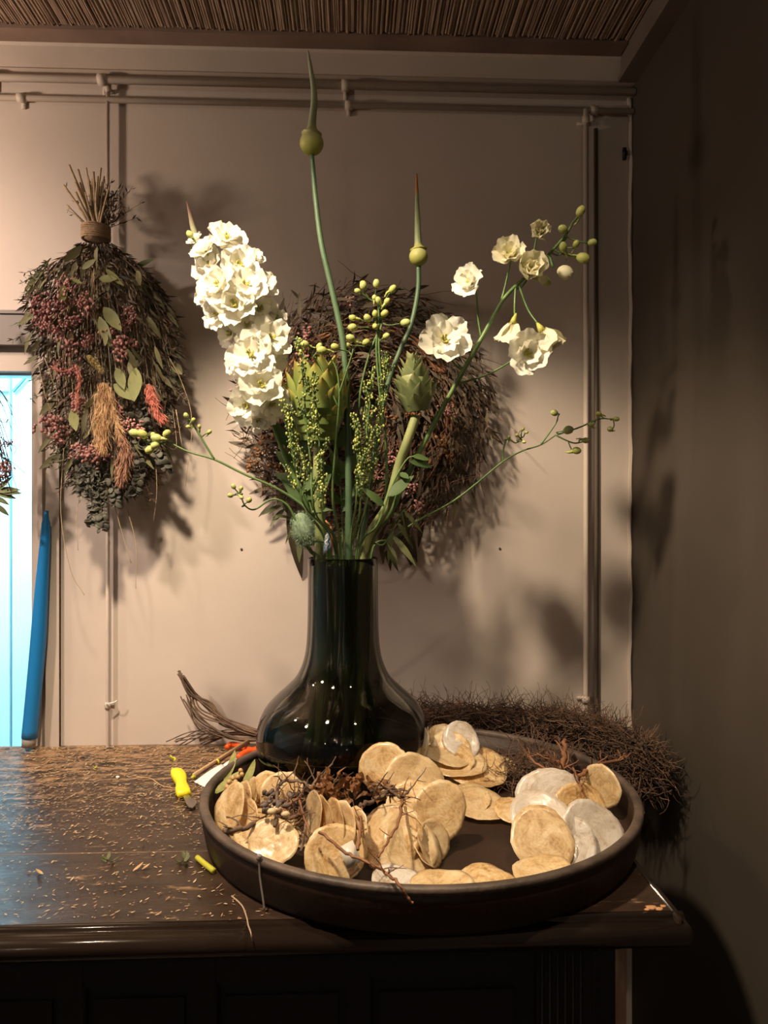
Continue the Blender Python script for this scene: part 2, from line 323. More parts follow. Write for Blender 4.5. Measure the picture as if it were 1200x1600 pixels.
# ================================================================ COUNTER
mc = bpy.data.materials.new('worn_counter'); mc.use_nodes = True; N = mc.node_tree.nodes; L = mc.node_tree.links; b = N['Principled BSDF']
tc = N.new('ShaderNodeTexCoord')
def nz(scale, stretch, detail=6):
    mp = N.new('ShaderNodeMapping'); mp.inputs['Scale'].default_value = stretch; L.new(tc.outputs['Object'], mp.inputs[0])
    n = N.new('ShaderNodeTexNoise'); n.inputs['Scale'].default_value = scale; n.inputs['Detail'].default_value = detail; n.inputs['Roughness'].default_value = .7; L.new(mp.outputs[0], n.inputs['Vector']); return n
def rp(src, p0, c0, p1, c1):
    r = N.new('ShaderNodeValToRGB'); r.color_ramp.elements[0].position = p0; r.color_ramp.elements[1].position = p1; r.color_ramp.elements[0].color = (*c0,1); r.color_ramp.elements[1].color = (*c1,1); L.new(src, r.inputs[0]); return r
base = rp(nz(9, (.6,2.5,1)).outputs[0], .3, (.020,.011,.007), .7, (.055,.031,.019))
sp1 = rp(nz(70, (.35,1.1,1)).outputs[0], .60, (0,0,0), .70, (1,1,1)); 
# wear is heavier towards the back left of the counter
sx = N.new('ShaderNodeSeparateXYZ'); L.new(tc.outputs['Object'], sx.inputs[0])
mr = N.new('ShaderNodeMapRange'); mr.inputs[1].default_value = 1.0; mr.inputs[2].default_value = 1.38; mr.inputs[3].default_value = 0; mr.inputs[4].default_value = .17; L.new(sx.outputs[1], mr.inputs[0])
ad = N.new('ShaderNodeMath'); ad.operation = 'ADD'; n2 = nz(60, (.3,1,1)); L.new(n2.outputs[0], ad.inputs[0]); L.new(mr.outputs[0], ad.inputs[1])
sp2 = rp(ad.outputs[0], .60, (0,0,0), .72, (1,1,1))
mx = N.new('ShaderNodeMix'); mx.data_type = 'RGBA'; L.new(sp2.outputs[0], mx.inputs[0]); L.new(base.outputs[0], mx.inputs['A']); mx.inputs['B'].default_value = (.30,.18,.095,1)
L.new(mx.outputs['Result'], b.inputs['Base Color'])
rr = rp(nz(40,(.5,1,1)).outputs[0], .3, (.28,)*3, .7, (.5,)*3); L.new(rr.outputs[0], b.inputs['Roughness'])
bp = N.new('ShaderNodeBump'); bp.inputs['Strength'].default_value = .5; bp.inputs['Distance'].default_value = .002; L.new(n2.outputs[0], bp.inputs['Height']); L.new(bp.outputs[0], b.inputs['Normal'])
M_counter = mc
XR = .3515; YS = .972
T = thing('counter', (-.6, 1.1, 0), 'long dark worn wooden counter with glossy moulded edge against the wall', 'counter')
m = MB(); m.box((-1.9, YS+.0012, .872), (XR-.012, YW-.0005, CT)); m.build('plank', M_counter, T, smooth=False)
m = MB(); m.box((-1.9, .806, .872), (XR-.012, YS-.0012, CT)); m.build('plank', M_counter, T, smooth=False)
m = MB(); m.box((-1.9, YS-.0012, .872), (XR-.012, YS+.0012, CT-.0002)); m.build('plank_seam', mat('seam_dust', (.30,.20,.13), .8, (.05,.035,.025), 9), T, smooth=False)
prof = [(.806,CT-.001),(.8045,CT),(.8022,CT-.0004),(.8003,CT-.0013),(.7990,CT-.0028),(.7980,CT-.0045),(.7965,CT-.0052),(.794,CT-.0050)]
for k in range(7): a = PI/2+PI*k/6; prof.append((.7925+.0125*math.cos(a), CT-.0175+.0125*math.sin(a)))
prof += [(.800,.868),(.806,.868)]
m = MB(); m.extr(prof, -1.9, XR); m.build('front_moulding', M_mould, T)
pr2 = [(XR-.012,CT-.001),(XR-.009,CT),(XR-.006,CT-.0005),(XR-.0045,CT-.004)]
for k in range(7): a = PI/2-PI*k/6; pr2.append((XR-.006+.0125*math.cos(a), CT-.0175+.0125*math.sin(a)))
pr2 += [(XR-.012,.868)]
m = MB(); bb = len(m.v); n = len(pr2)
for y in (.790, YW-.001): m.v += [(x, y, z) for x, z in pr2]
for i in range(n): j = (i+1) % n; m.face((i, n+i, n+j, j))
m.face(tuple(range(n))); m.face(tuple(n+i for i in reversed(range(n)))); m.build('end_moulding', M_mould, T)
m = MB()
for (dx, dy, r) in ((-.030,.016,.006),(-.022,.013,.0045),(-.036,.012,.003),(-.016,.018,.003)): m.blob((XR+dx, .797+dy, CT), (r*1.2, r*.8, .0009), 8, 4, .25)
m.build('wear_patch', mat('bare_wood', (.50,.25,.11), .7), T, label='bare orange wood chip mark')
XB = P(963,1550,.83).x; yb = .832
m = MB(); m.box((-1.88, yb+.012, 0), (XB-.004, YW-.005, .868)); m.build('cabinet_body', M_dark, T, smooth=False)
m = MB(); m.extr([(yb+.012,.868),(yb-.014,.868),(yb-.012,.862),(yb-.004,.856),(yb-.002,.846),(yb+.012,.846)], -1.88, XB+.004); m.build('cornice', M_dark, T)
pil0 = P(838,1550,yb).x; pil1 = P(925,1550,yb).x
m = MB(); m.box((pil0, yb-.002, 0), (pil1, yb+.013, .846)); x = pil0+.006
m2 = MB()
while x < pil1-.006: m2.tube([(x, yb-.002, 0), (x, yb-.002, .845)], .0022, seg=6); x += .0085
q = m.build('pilaster', M_dark, T, smooth=False); m2.build('reeding', M_dark, q)
m = MB(); m.box((pil1, yb+.001, 0), (XB, YW-.004, .846)); m.tube([(pil1+.002, yb-.001, 0), (pil1+.002, yb-.001, .845)], .003, seg=8); m.build('corner_post', M_dark, T, smooth=False)
edges = [P(-560,1550,yb).x, P(110,1550,yb).x, P(318,1550,yb).x, P(560,1550,yb).x, pil0]
for a, b_ in zip(edges[:-1], edges[1:]):
    m = MB(); m.box((a-.012, yb+.002, 0), (a+.012, yb+.013, .846)); m.tube([(a+.012, yb+.004, 0), (a+.012, yb+.004, .82)], .003, seg=6); m.build('stile', M_dark, T, smooth=False)
    m = MB(); m.box((a+.022, yb+.007, .05), (b_-.022, yb+.013, .80)); m.build('panel', M_dark, T, smooth=False)
m = MB(); m.box((edges[0], yb+.003, .815), (pil0, yb+.013, .846)); m.build('rail', M_dark, T, smooth=False)

# ---- debris on the counter
g = random.Random(11); TRC = Vector((.091, 1.043, 0)); TR = .290
def off_tray(p, pad=.004): return (p.xy-TRC.xy).length > TR+pad
m = MB()
for i in range(9000):
    px = g.uniform(-40, 420); py = 1168+(g.random()**1.9)*270
    p = PZ(px, py, CT+.0008)
    if not off_tray(p, .0): continue
    a = g.gauss(0, .6); L_ = g.uniform(.002, .009)*(1 if py < 1250 else .8); m.cur = g.choice((0,0,1,2))
    if py > 1240 and g.random() < min(.8, (py-1240)/110): continue
    m.blade(p+Vector((0,0,g.uniform(0,.0012))), (math.cos(a), math.sin(a), g.uniform(0,.2)), L_, g.uniform(.0008,.0026), (0,0,1), g.uniform(-.2,.3), 2)
m.build('plant_litter', [mat('straw_litter', (.46,.30,.15), .8), mat('brown_litter', (.24,.13,.07), .8), mat('pale_litter', (.50,.38,.24), .8)], label='fine dry leaf and straw crumbs scattered on the counter left of the tray', cat='litter', kind='stuff')
def crumb(name, px, py, s, m_, lab, cat, n=3, seed=0):
    g = random.Random(seed+px); m = MB()
    for i in range(n): a = g.uniform(0, 6.3); m.blade(PZ(px+g.uniform(-s,s)*700, py+g.uniform(-s,s)*350, CT+.001), (math.cos(a),math.sin(a),.15), s*g.uniform(.9,1.6), s*.55, (0,0,1), .4, 4, fold=.25)
    m.build(name, m_, label=lab, cat=cat)
M_yp = mat('yellow_petal', (.62,.60,.05), .5, trans=.2)
crumb('fallen_leaf', 276, 1187, .010, M_yp, 'little crumpled yellow leaf on the counter above the yellow knife', 'leaf', 4)
crumb('fallen_leaf', 146, 1200, .007, M_yp, 'tiny yellow-green leaf scrap far left on the counter near the wall', 'leaf', 3)
crumb('fallen_leaf', 170, 1347, .009, M_droop, 'scrap of curled green leaves just in front of the plank seam', 'leaf', 5)
crumb('fallen_leaf', 285, 1347, .011, M_droop, 'loose green leaf bits in front of the seam, left of the yellow stalk', 'leaf', 6)
crumb('fallen_leaf', 215, 1362, .011, M_bamboo, 'flat tan flake lying in the middle of the front plank', 'leaf', 2)
crumb('fallen_leaf', 62, 1367, .009, M_bamboo, 'flat tan flake at the far left of the front plank', 'leaf', 2)
m = MB(); m.blob(PZ(184,1214,CT+.002), (.0035,.0028,.002), 8, 6, .1); m.build('pebble', M_paper, label='tiny white crumb on the counter left of the yellow knife', cat='crumb')
m = MB(); m.tube(smooth([PZ(308,1340,CT+.004), PZ(320,1350,CT+.004), PZ(334,1361,CT+.004)]), .0034, .0036, 8); m.build('cut_stalk', mat('yellow_stalk', (.52,.50,.04), .5), label='short cut yellow stalk on the counter beside the tray', cat='stalk')
m = MB(); m.tube(smooth([PZ(362,1400,CT+.0012), PZ(378,1415,CT+.0015), PZ(385,1432,CT+.002), P(388,1446,.797), P(392,1458,.776), P(394,1472,.776)]), .0011, .0008, 5); m.build('dry_stalk', mat('pale_straw', (.36,.25,.17), .8), label='thin pale dry stalk hanging over the front counter edge below the tray', cat='stalk')
m = MB(); m.tube(smooth([PZ(213,1214,CT+.002), PZ(235,1216,CT+.003), PZ(252,1227,CT+.002), PZ(270,1231,CT+.002)]), .0008, .0006, 5); m.build('dry_stalk', M_bamboo, label='fine curved straw lying left of the yellow knife', cat='stalk')
# ---- yellow knife
a = PZ(274,1204,CT+.008); b_ = PZ(290,1241,CT+.007); d = (b_-a); Ld = d.length
t = thing('pocket_knife', (a+b_)/2*1.0, 'small yellow handled knife with short steel blade lying on the counter', 'knife')
X = xframe(a, d, (0,0,1))
m = MB(); n = 14
wd = [.0075,.0105,.0118,.0122,.0120,.0112,.0100,.0092,.0092,.0100,.0112,.0118,.0115,.0108]
for i in range(n):
    u = i/(n-1)*Ld; w_ = wd[i]; h_ = .0065 if 0 < i < n-1 else .005
    sh = .002*math.sin(i/(n-1)*PI*1.6)
    for k in range(12): an = 2*PI*k/12; c_, s_ = math.cos(an), math.sin(an); m.v.append(tuple(X @ Vector((u, sh+w_*.92*math.copysign(abs(c_)**.6, c_), h_*math.copysign(abs(s_)**.6, s_)))))
for i in range(n-1):
    for k in range(12): k2 = (k+1)%12; m.face((i*12+k, (i+1)*12+k, (i+1)*12+k2, i*12+k2))
m.face(tuple(range(12))); m.face(tuple((n-1)*12+k for k in reversed(range(12)))); m.build('handle', M_yellow, t)
m = MB()
q = [(-.001,-.004),(.013,-.0045),(.019,-.003),(.021,.002),(.015,.010),(.011,.0115),(.0085,.006),(-.001,.004)]
for z in (-.0008, .0008): m.v += [tuple(X @ Vector((Ld+x*2.6, y, z-.001))) for x, y in q]
k = len(q); m.face(tuple(range(k))); m.face(tuple(k+i for i in reversed(range(k))))
for i in range(k): m.face((i, k+i, k+(i+1)%k, (i+1)%k))
m.build('blade', M_steel, t, smooth=False)
# ---- wooden skewer, white paper, red pruning shears
t = thing('bamboo_stick', PZ(345,1190,CT+.008), 'slim bamboo stick with pale tips lying over the white paper', 'stick')
p0 = PZ(303,1213,CT+.006); p1 = PZ(388,1160,CT+.022)
m = MB(); m.tube([p0, p0.lerp(p1,.5)+Vector((0,0,.001)), p1], .0032, .0036, 6); m.build('shaft', mat('shaded_bamboo', (.26,.14,.075), .55, (.15,.08,.045), 30), t)  # darker shaft: shade under the stick put into its colour
m = MB(); off = Vector((-.0015,-.001,.003)); m.tube([p0+off, p1+off], .0019, .0026, 6); m.build('lit_face', M_bamboo, t)  # paler upper face stands for the lit side
m = MB(); c = p0.lerp(p1, .40); dd = (p1-p0).normalized(); m.tube([c-dd*.001, c+dd*.001], .0052, seg=8); m.build('band', M_yellow, t)
m = MB(); m.tube([p0-dd*.006, p0+dd*.001], .0015, .004, 6); m.build('tip', M_yp, t)
def sheet(name, quads, m_, parent=None, n=8, curl=.0, thick=.0004, **k):   # bilinear patch with curl, given thickness
    a, b_, c, d = [Vector(q) for q in quads]; m = MB(); nn = (b_-a).cross(d-a).normalized()
    for s_ in (0, 1):
        for i in range(n+1):
            for j in range(n+1):
                u, v = i/n, j/n; p = a.lerp(b_, u).lerp(d.lerp(c, u), v)+nn*(curl*math.sin(PI*v)*(.6+.4*u)+s_*thick); m.v.append(tuple(p))
    o = (n+1)**2; I = lambda i, j: i*(n+1)+j
    for i in range(n):
        for j in range(n): m.face((I(i,j),I(i+1,j),I(i+1,j+1),I(i,j+1))); m.face((o+I(i,j),o+I(i,j+1),o+I(i+1,j+1),o+I(i+1,j)))
    rim = [I(i,0) for i in range(n)]+[I(n,j) for j in range(n)]+[I(i,n) for i in range(n,0,-1)]+[I(0,j) for j in range(n,0,-1)]
    for x, y in zip(rim, rim[1:]+rim[:1]): m.face((x, o+x, o+y, y))
    return m.build(name, m_, parent, **k)
sheet('folded_paper', [PZ(303,1222,CT+.001), PZ(330,1235,CT+.002), PZ(366,1206,CT+.004), PZ(346,1194,CT+.012)], M_paper, curl=.003, label='white folded paper corner lying between the knife and the tray', cat='paper')
sheet('folded_paper', [PZ(338,1204,CT+.004), PZ(356,1212,CT+.004), PZ(384,1190,CT+.008), PZ(366,1184,CT+.016)], M_paper, curl=.003, label='smaller white paper curl behind the first, under the bamboo stick', cat='paper')
t = thing('pruning_shears', PZ(380,1178,CT+.012), 'orange-red handled pruning shears half hidden behind the tray and vase', 'shears')
m = MB(); m.tube(smooth([PZ(354,1168,CT+.010), PZ(362,1163,CT+.012), PZ(376,1166,CT+.012), PZ(392,1172,CT+.012), PZ(402,1170,CT+.012)]), .0048, .005, 8); m.build('handle', M_orange, t)
m = MB(); m.tube(smooth([PZ(372,1184,CT+.010), PZ(380,1178,CT+.012), PZ(390,1174,CT+.012), PZ(402,1172,CT+.012)]), .006, .006, 8); m.build('handle', M_orange, t)
m = MB(); m.blade(PZ(400,1171,CT+.012), (1,.25,.0), .03, .012, (0,0,1), 0, 4); m.build('blade', M_steel, t)

# ================================================================ TRAY
T = thing('round_tray', (TRC.x, TRC.y, CT), 'large round dark wooden tray with low straight rim holding shells and vase', 'tray')
zr = CT+.0546; R_ = TR
m = MB(); m.lathe([(0,.0015),(R_-.020,.0015),(R_-.010,.003),(R_-.007,.010),(R_-.002,.035),(R_-.001,.048),(R_-.0105,.048),(R_-.012,.020),(R_-.016,.011),(R_-.03,.0095),(0,.0095)], (TRC.x,TRC.y,CT), 96); m.build('tray_body', M_tray, T)
m = MB(); m.lathe([(R_-.0012,.046),(R_+.0008,.0485),(R_+.0006,.0525),(R_-.0018,.0546),(R_-.008,.0546),(R_-.0108,.0525),(R_-.0110,.048),(R_-.0104,.046)], (TRC.x,TRC.y,CT), 96); m.build('rim', M_trim_rim, T)
m = MB(); pts = []
for i, (px, py) in enumerate([(406,1336),(404,1342),(405,1352),(406,1370),(408,1385),(411,1405),(413,1422)]): pts.append(PC(px, py, TRC.x, TRC.y, R_+(.001 if i else .0)))
m.tube(smooth(pts, 4), [.0030]*5+[.0012]*(len(smooth(pts,4))-5), seg=6); m.build('drip_mark', mat('grey_drip', (.24,.20,.17), .6), T, label='grey vertical drip mark')

# ================================================================ VASE
VX = P(536,1000,1.17).x; VY = 1.17; K = .000975
prof = [(0,.0),(.090,.0),(.103,.002),(.113,.009),(.1205,.020),(.1268,.038),(.1298,.056),(.1308,.070),(.1300,.084)]
prof += [(.127,.098),(.1225,.110),(.114,.124),(.1005,.138),(.086,.151),(.073,.164),(.0650,.178),(.0590,.195),(.0560,.213),(.0545,.235),(.0538,.26),(.0533,.30),(.0532,.345)]
zv = CT+.0095
MG = bpy.data.materials.new('smoked_glass'); MG.use_nodes = True; N = MG.node_tree.nodes; L = MG.node_tree.links
tr = N.new('ShaderNodeBsdfRefraction'); tr.inputs['IOR'].default_value = 1.45; tr.inputs['Roughness'].default_value = 0; tr.inputs[0].default_value = (.51,.52,.485,1); gl = N.new('ShaderNodeBsdfGlossy'); gl.inputs['Roughness'].default_value = .015; gl.inputs[0].default_value = (1,1,1,1)
fr = N.new('ShaderNodeFresnel'); fr.inputs[0].default_value = 1.6; ms = N.new('ShaderNodeMixShader'); L.new(fr.outputs[0], ms.inputs[0]); L.new(tr.outputs[0], ms.inputs[1]); L.new(gl.outputs[0], ms.inputs[2]); L.new(ms.outputs[0], N['Material Output'].inputs[0])
T = thing('glass_vase', (VX, VY, zv), 'tall smoked grey-green glass vase with straight neck and bulbous base', 'vase')
def resample(pr, k=4):
    s_ = smooth([(a, 0, b_) for a, b_ in pr], k); return [(max(0,p.x), p.z) for p in s_]
po = resample(prof); th = .0042
pi = [(max(.0, r-th), max(z, .006)) for r, z in reversed(po)]
m = MB(); m.lathe(po+[(.0515,.3465)]+pi, (VX,VY,zv), 72); m.build('glass_body', MG, T)
MW = bpy.data.materials.new('murky_water'); MW.use_nodes = True; N = MW.node_tree.nodes; L = MW.node_tree.links
tr = N.new('ShaderNodeBsdfTransparent'); tr.inputs[0].default_value = (.42,.44,.38,1); gl = N.new('ShaderNodeBsdfGlossy'); gl.inputs['Roughness'].default_value = .02
fr = N.new('ShaderNodeFresnel'); fr.inputs[0].default_value = 1.33; ms = N.new('ShaderNodeMixShader'); L.new(fr.outputs[0], ms.inputs[0]); L.new(tr.outputs[0], ms.inputs[1]); L.new(gl.outputs[0], ms.inputs[2]); L.new(ms.outputs[0], N['Material Output'].inputs[0])
zw = .069; pw = [(max(0, r-th-.0006), max(z,.0068)) for r, z in po if z < zw]; m = MB(); m.lathe(pw+[(pw[-1][0], zw), (0, zw)], (VX,VY,zv), 64); m.build('water', MW, T)
m = MB(); rw = pw[-1][0]-.0004; m.tube([(VX+rw*math.cos(a*PI/36), VY+rw*math.sin(a*PI/36), zv+zw) for a in range(73)], .0007, .0007, 5, False); m.build('water_line_glint', mat('water_line_glint', (.6,.62,.58), .3), T)  # pale ring stands in for the bright ellipse of light at the water's edge

# ================================================================ FLOWERS IN THE VASE
g = random.Random(5)
def in_vase(px, Y, bx=None, by=None):                 # points from the vase bottom up to the mouth
    top = P(px, 866, Y); dx, dy = top.x-VX, top.y-VY; r = math.hypot(dx, dy)
    if r > .044: top = Vector((VX+dx*.044/r, VY+dy*.044/r, top.z))
    bx = g.uniform(-.06,.06) if bx is None else bx; by = g.uniform(-.05,.05) if by is None else by
    mid = Vector((VX+(top.x-VX)*.8+bx*.1, VY+(top.y-VY)*.8+by*.1, zv+.19))
    return [Vector((VX+bx, VY+by, zv+.012)), mid, top]
def stem(t, pts, r0, r1, m_=None, seg=8, name='stem'):
    sp = smooth(pts, 7); m = MB(); m.tube(sp, r0, r1, seg); m.build(name, m_ or M_stem, t); return sp
# -- petals
def petal_mesh(name, seed, cup=.25, ruf=.07, wid=.9, m_=M_petal, nu=7, nv=7):
    g = random.Random(seed); ph = [g.uniform(0, 6.3) for _ in range(4)]; m = MB()
    for i in range(nu+1):
        u = i/nu
        for j in range(nv+1):
            v = j/nv*2-1; wv = wid*.5*(.22+.78*math.sin(PI*min(1, .08+u*.62))**.9)
            edge = abs(v)**2*.6+u**3
            x = u*(1-.22*v*v*(u**1.5))+.03*edge*math.sin(v*9+ph[0]); y = v*wv*(1+.05*math.sin(u*8+ph[1]))
            z = cup*(.25*u*u*2-.35*u)+.28*cup*v*v*u+ruf*edge*math.sin(v*6+ph[2]+u*3)+ruf*.5*edge*math.sin(v*13+ph[3])
            m.v.append((x, y, z))
    W = nv+1
    for i in range(nu):
        for j in range(nv): m.face((i*W+j, (i+1)*W+j, (i+1)*W+j+1, i*W+j+1))
    return m.mesh(name, m_)
PET = [petal_mesh('petal', s) for s in range(5)]; PETC = [petal_mesh('petal', 20+s, m_=M_petal2) for s in range(4)]
def eye_mesh():
    g = random.Random(9); m = MB(); m.blob((0,0,.10), (.11,.11,.10), 8, 6, .15)
    for i in range(9): a = g.uniform(0, 6.3); d = Vector((math.cos(a)*.5, math.sin(a)*.5, 1)); m.tube([(0,0,.08), d*.22, d*.3+Vector((0,0,.02))], .016, .03, 4)
    m.tube([(0,0,.02),(0,0,-.16),(.05,0,-.42)], [.17,.12,.03], seg=8)
    return m.mesh('flower', M_eye)
EYE = eye_mesh()
def floret(t, p, face, r, open_=1.0, white=True, npet=5, inner=True, seed=0):
    g = random.Random(seed*7+3); M = frame(p, face, g.uniform(0, 6.3), r); e = inst('flower', EYE, M, t)
    S = PET if white else PETC
    def addp(k, n, tilt, s, z0):
        a = 2*PI*(k+g.uniform(-.12,.12))/n
        L_ = Matrix.Rotation(a, 4, 'Z') @ Matrix.Translation((.04,0,z0)) @ Matrix.Rotation(-tilt-g.uniform(-.15,.15), 4, 'Y') @ Matrix.Rotation(g.uniform(-.2,.2), 4, 'X') @ Matrix.Diagonal((s,s*g.uniform(.95,1.2),s,1))
        inst('petal', g.choice(S), M @ L_, e)
    for k in range(npet): addp(k, npet, R(90)*(1-open_)+.12, 1.0, 0)
    if inner:
        for k in range(npet): addp(k+.5, npet, R(90)*(1-open_)+.50, .72, .02)
    return e
def bud_mesh(seed, spur=True):
    g = random.Random(seed); m = MB(); m.blob((0,0,.95), (.78,.78,1), 10, 7, .04)
    for k in range(5): a = k*2*PI/5; m.blade((math.cos(a)*.2,math.sin(a)*.2,.0), (math.cos(a)*.55,math.sin(a)*.55,1), 1.9, .8, (math.cos(a),math.sin(a),-.3), -.35, 5, fold=-.1)
    if spur: m.tube(smooth([(0,0,.4),(.4,0,-.1),(.5,0,-.9),(.3,0,-1.5)],3), [.42]*3+[.3]*3+[.15]*4, seg=6)
    return m.mesh('bud', M_bud)
BUD = [bud_mesh(1), bud_mesh(2), bud_mesh(3, False)]
def bud(t, p, d, r, frm=None, pr=.0009, m_=None):
    o = inst('bud', g.choice(BUD), frame(p, d, g.uniform(0,6.3), r), t)
    if frm is not None:
        frm = Vector(frm); p = Vector(p); mid = (frm+p)/2+rv(g)*.004-Vector(d).normalized()*.003
        m = MB(); m.tube(smooth([frm, mid, p],4), pr*1.1, pr, 5); me = m.mesh('pedicel', m_ or M_stem); q = inst('pedicel', me, Matrix.Identity(4), o)
    return o
def nearest(sp, p): return min(sp, key=lambda q: (q-p).length)
PX = K                                                # metres per pixel at the vase
# -- alliums
M_beak = gradient_mat('allium_beak', [(0,(.62,.60,.22)),(.12,(.36,.42,.24)),(.86,(.42,.46,.30)),(1,(.45,.40,.25))], .5)
M_beak2 = gradient_mat('allium_beak_orange', [(0,(.60,.58,.16)),(.12,(.34,.40,.20)),(.70,(.40,.46,.22)),(.80,(.62,.22,.04)),(1,(.60,.25,.06))], .5)
M_abud = gradient_mat('allium_bud', [(0,(.30,.33,.05)),(.45,(.47,.47,.13)),(1,(.58,.58,.30))], .5)
def allium(label, px0, Y, path, budc, br, beak, M_b, w0, w1):
    t = thing('allium_stem', P(px0,866,Y[0]), label, 'flower')
    pts = in_vase(px0, Y[0], .01, -.02)+[P(a, b_, Y[0]+(Y[1]-Y[0])*(866-b_)/640) for a, b_ in path]
    sp = stem(t, pts, w0*PX, w1*PX, M_allium, 12)
    c = P(*budc, Y[1]); m = MB(); m.blob(c, (br*PX*1.0, br*PX, br*PX*.98), 18, 12); o = m.build('bud', M_abud, t)
    pts = [c+Vector((0,0,br*PX*.8))]+[P(a, b_, Y[1]) for a, b_ in beak]; sp = smooth(pts, 6); n = len(sp)
    m = MB(); m.tube(sp, [PX*(br*.55*math.exp(-i/n*14)+5.2*(1-(i/n)**2.2)+.7) for i in range(n)], seg=12); m.build('beak', M_b, o); return t
allium('tallest allium in bud with long pale beak rising above the whole arrangement', 544, (1.125,1.13), [(545,800),(544,700),(541,600),(535,530),(518,450),(502,380),(493,310),(487,242)], (487,224), 18, [(488,190),(491,150),(486,110),(481,79)], M_beak, 6.2, 3.6)
allium('shorter allium in bud with orange tipped beak, right of the tallest one', 565, (1.20,1.19), [(572,800),(588,690),(606,600),(625,548),(643,505),(653,455),(654,415)], (654,401), 15, [(653,375),(652,330),(651,272)], M_beak2, 4.5, 3.8)
t = thing('flower_spear', P(520,866,1.21), 'slim pink tipped green spear poking out behind the dense white flower spike', 'flower')
pts = in_vase(515, 1.21)+[P(490,760,1.21), P(420,600,1.21), P(345,440,1.20), P(318,400,1.19)]
stem(t, pts, 4*PX, 3*PX)
m = MB(); m.tube(smooth([P(320,405,1.19), P(303,360,1.19), P(297,335,1.19), P(292,315,1.19)]), [PX*(4.8*(1-(i/18)**1.5)+.6) for i in range(19)], seg=10)
m.build('tip', gradient_mat('spear_tip', [(0,(.55,.56,.28)),(.55,(.60,.60,.36)),(.8,(.62,.40,.30)),(1,(.62,.30,.24))]), t)

# -- left delphinium
t = thing('delphinium_spike', P(500,866,1.15), 'thick leaning spike of crowded white ruffled flowers at left of vase', 'flower')
sp = stem(t, in_vase(498,1.15)+[P(478,790,1.12),P(440,700,1.11),P(405,600,1.10),P(375,520,1.10),P(345,440,1.10),P(318,385,1.10)], 4.5*PX, 2*PX)
FL = [(354,374,27,.3,.6),(322,392,22,-.6,.7),(306,376,13,-.9,.9),(330,418,27,-.5,.3),(373,416,28,.3,.1),(396,402,16,.8,.8),(345,447,30,-.5,.1),(384,447,30,.2,.2),(408,448,23,.9,.3),
      (326,462,20,-.9,0),(368,478,32,-.1,.1),(341,492,24,-.7,-.1),(403,484,26,.7,.1),(386,510,24,.1,.3),(421,529,31,.5,.1),(362,521,22,-.8,-.2),(393,556,33,-.1,.1),(372,563,22,-.7,-.1),(422,560,24,.5,-.1),
      (392,588,22,-.4,-.3),(409,604,31,.1,.1),(388,634,27,-.5,-.3),(424,632,27,.4,-.2),(404,655,17,0,-.8),(430,497,17,.9,.3)]
for i, (x, y, r, fx, fz) in enumerate(FL):
    Y = 1.10-.03+.03*abs(fx)+g.uniform(-.008,.008)-(.008 if r > 29 else 0)
    floret(t, P(x, y, Y+.01), (fx, -1, fz+.1), r*1.12*PX, g.uniform(.78,.95), seed=i)
for (x, y) in ((300,372),(436,612),(434,628)): bud(t, P(x,y,1.09), (-.3,-.3,.5), 6*PX, nearest(sp, P(x,y,1.1)))
# -- right delphinium
t = thing('delphinium_spike', P(588,866,1.15), 'loose leaning spike of spaced white flowers and buds at right of vase', 'flower')
sp = stem(t, in_vase(582,1.14)+[P(610,800,1.13),P(636,745,1.12),P(675,668,1.11),P(718,590,1.10),P(757,520,1.10),P(785,470,1.10),P(810,443,1.10),P(850,405,1.10),P(880,372,1.10),P(893,352,1.10)], 5.4*PX, 1.7*PX)
FR = [(695,533,37,-.05,.15,1,.86),(737,443,27,-.9,.25,1,.72),(797,400,27,-.3,.45,0,.68),(828,427,28,-.1,.2,0,.42),(841,364,15,.0,-.1,0,.30),
      (802,505,25,.2,1.1,0,.45),(847,517,27,.8,-.5,0,.45),(822,552,36,.05,-.15,1,.66)]
ATT = [(724,578),(752,528),(787,476),(800,452),(825,430),(805,447),(812,443),(716,598)]
for i, (x, y, r, fx, fz, wh, op) in enumerate(FR):
    c = P(x, y, 1.085); f = Vector((fx, -1 if i not in (5,6) else .25, fz)).normalized()
    if i == 5: f = Vector((-.15,.35,-1)).normalized()
    if i == 6: f = Vector((.5,-.1,-.9)).normalized()
    e = floret(t, c, f, r*(1.08 if op > .6 else 1.4 if op > .43 else 1.3 if op > .4 else 1.9)*PX, op, bool(wh), seed=60+i)
    at = nearest(sp, P(*ATT[i], 1.10)); back = c-f*r*.4*PX
    m = MB(); m.tube(smooth([at, at.lerp(back,.5)+Vector((0,.004,-.006)), back],5), 1.7*PX, 1.4*PX, 6); inst('pedicel', m.mesh('pedicel', M_stem), Matrix.Identity(4), e)
for (x, y, r, dx, dz) in ((905,334,8.5,.5,1),(882,360,8,-1,.3),(922,380,7,1,.1),(906,403,10.5,.9,-.4),(880,392,8,-.2,.6),(848,438,9,.5,-.5),(898,385,6,.3,.6)):
    bud(t, P(x-dx*r*.5,y+dz*r*.5,1.095), (dx,-.4,dz), r*PX, nearest(sp, P(x-15,y+8,1.1)), .0012)
BCR = bud_mesh(4, False); BCR.materials.clear(); BCR.materials.append(M_petal2)
for (x, y, r) in ((876,423,15),(846,436,9)):
    q = inst('bud', BCR, frame(P(x-4, y-2, 1.09), (.75,-.35,-.45), 1.0, r*.85*PX), t); c0 = P(x-12, y-6, 1.09); at = nearest(sp, P(856,405,1.1))
    m = MB(); m.tube(smooth([at, at.lerp(c0,.5)+Vector((0,0,.006)), c0],5), 1.6*PX, 2.4*PX, 6); inst('pedicel', m.mesh('pedicel', M_stem), Matrix.Identity(4), q)
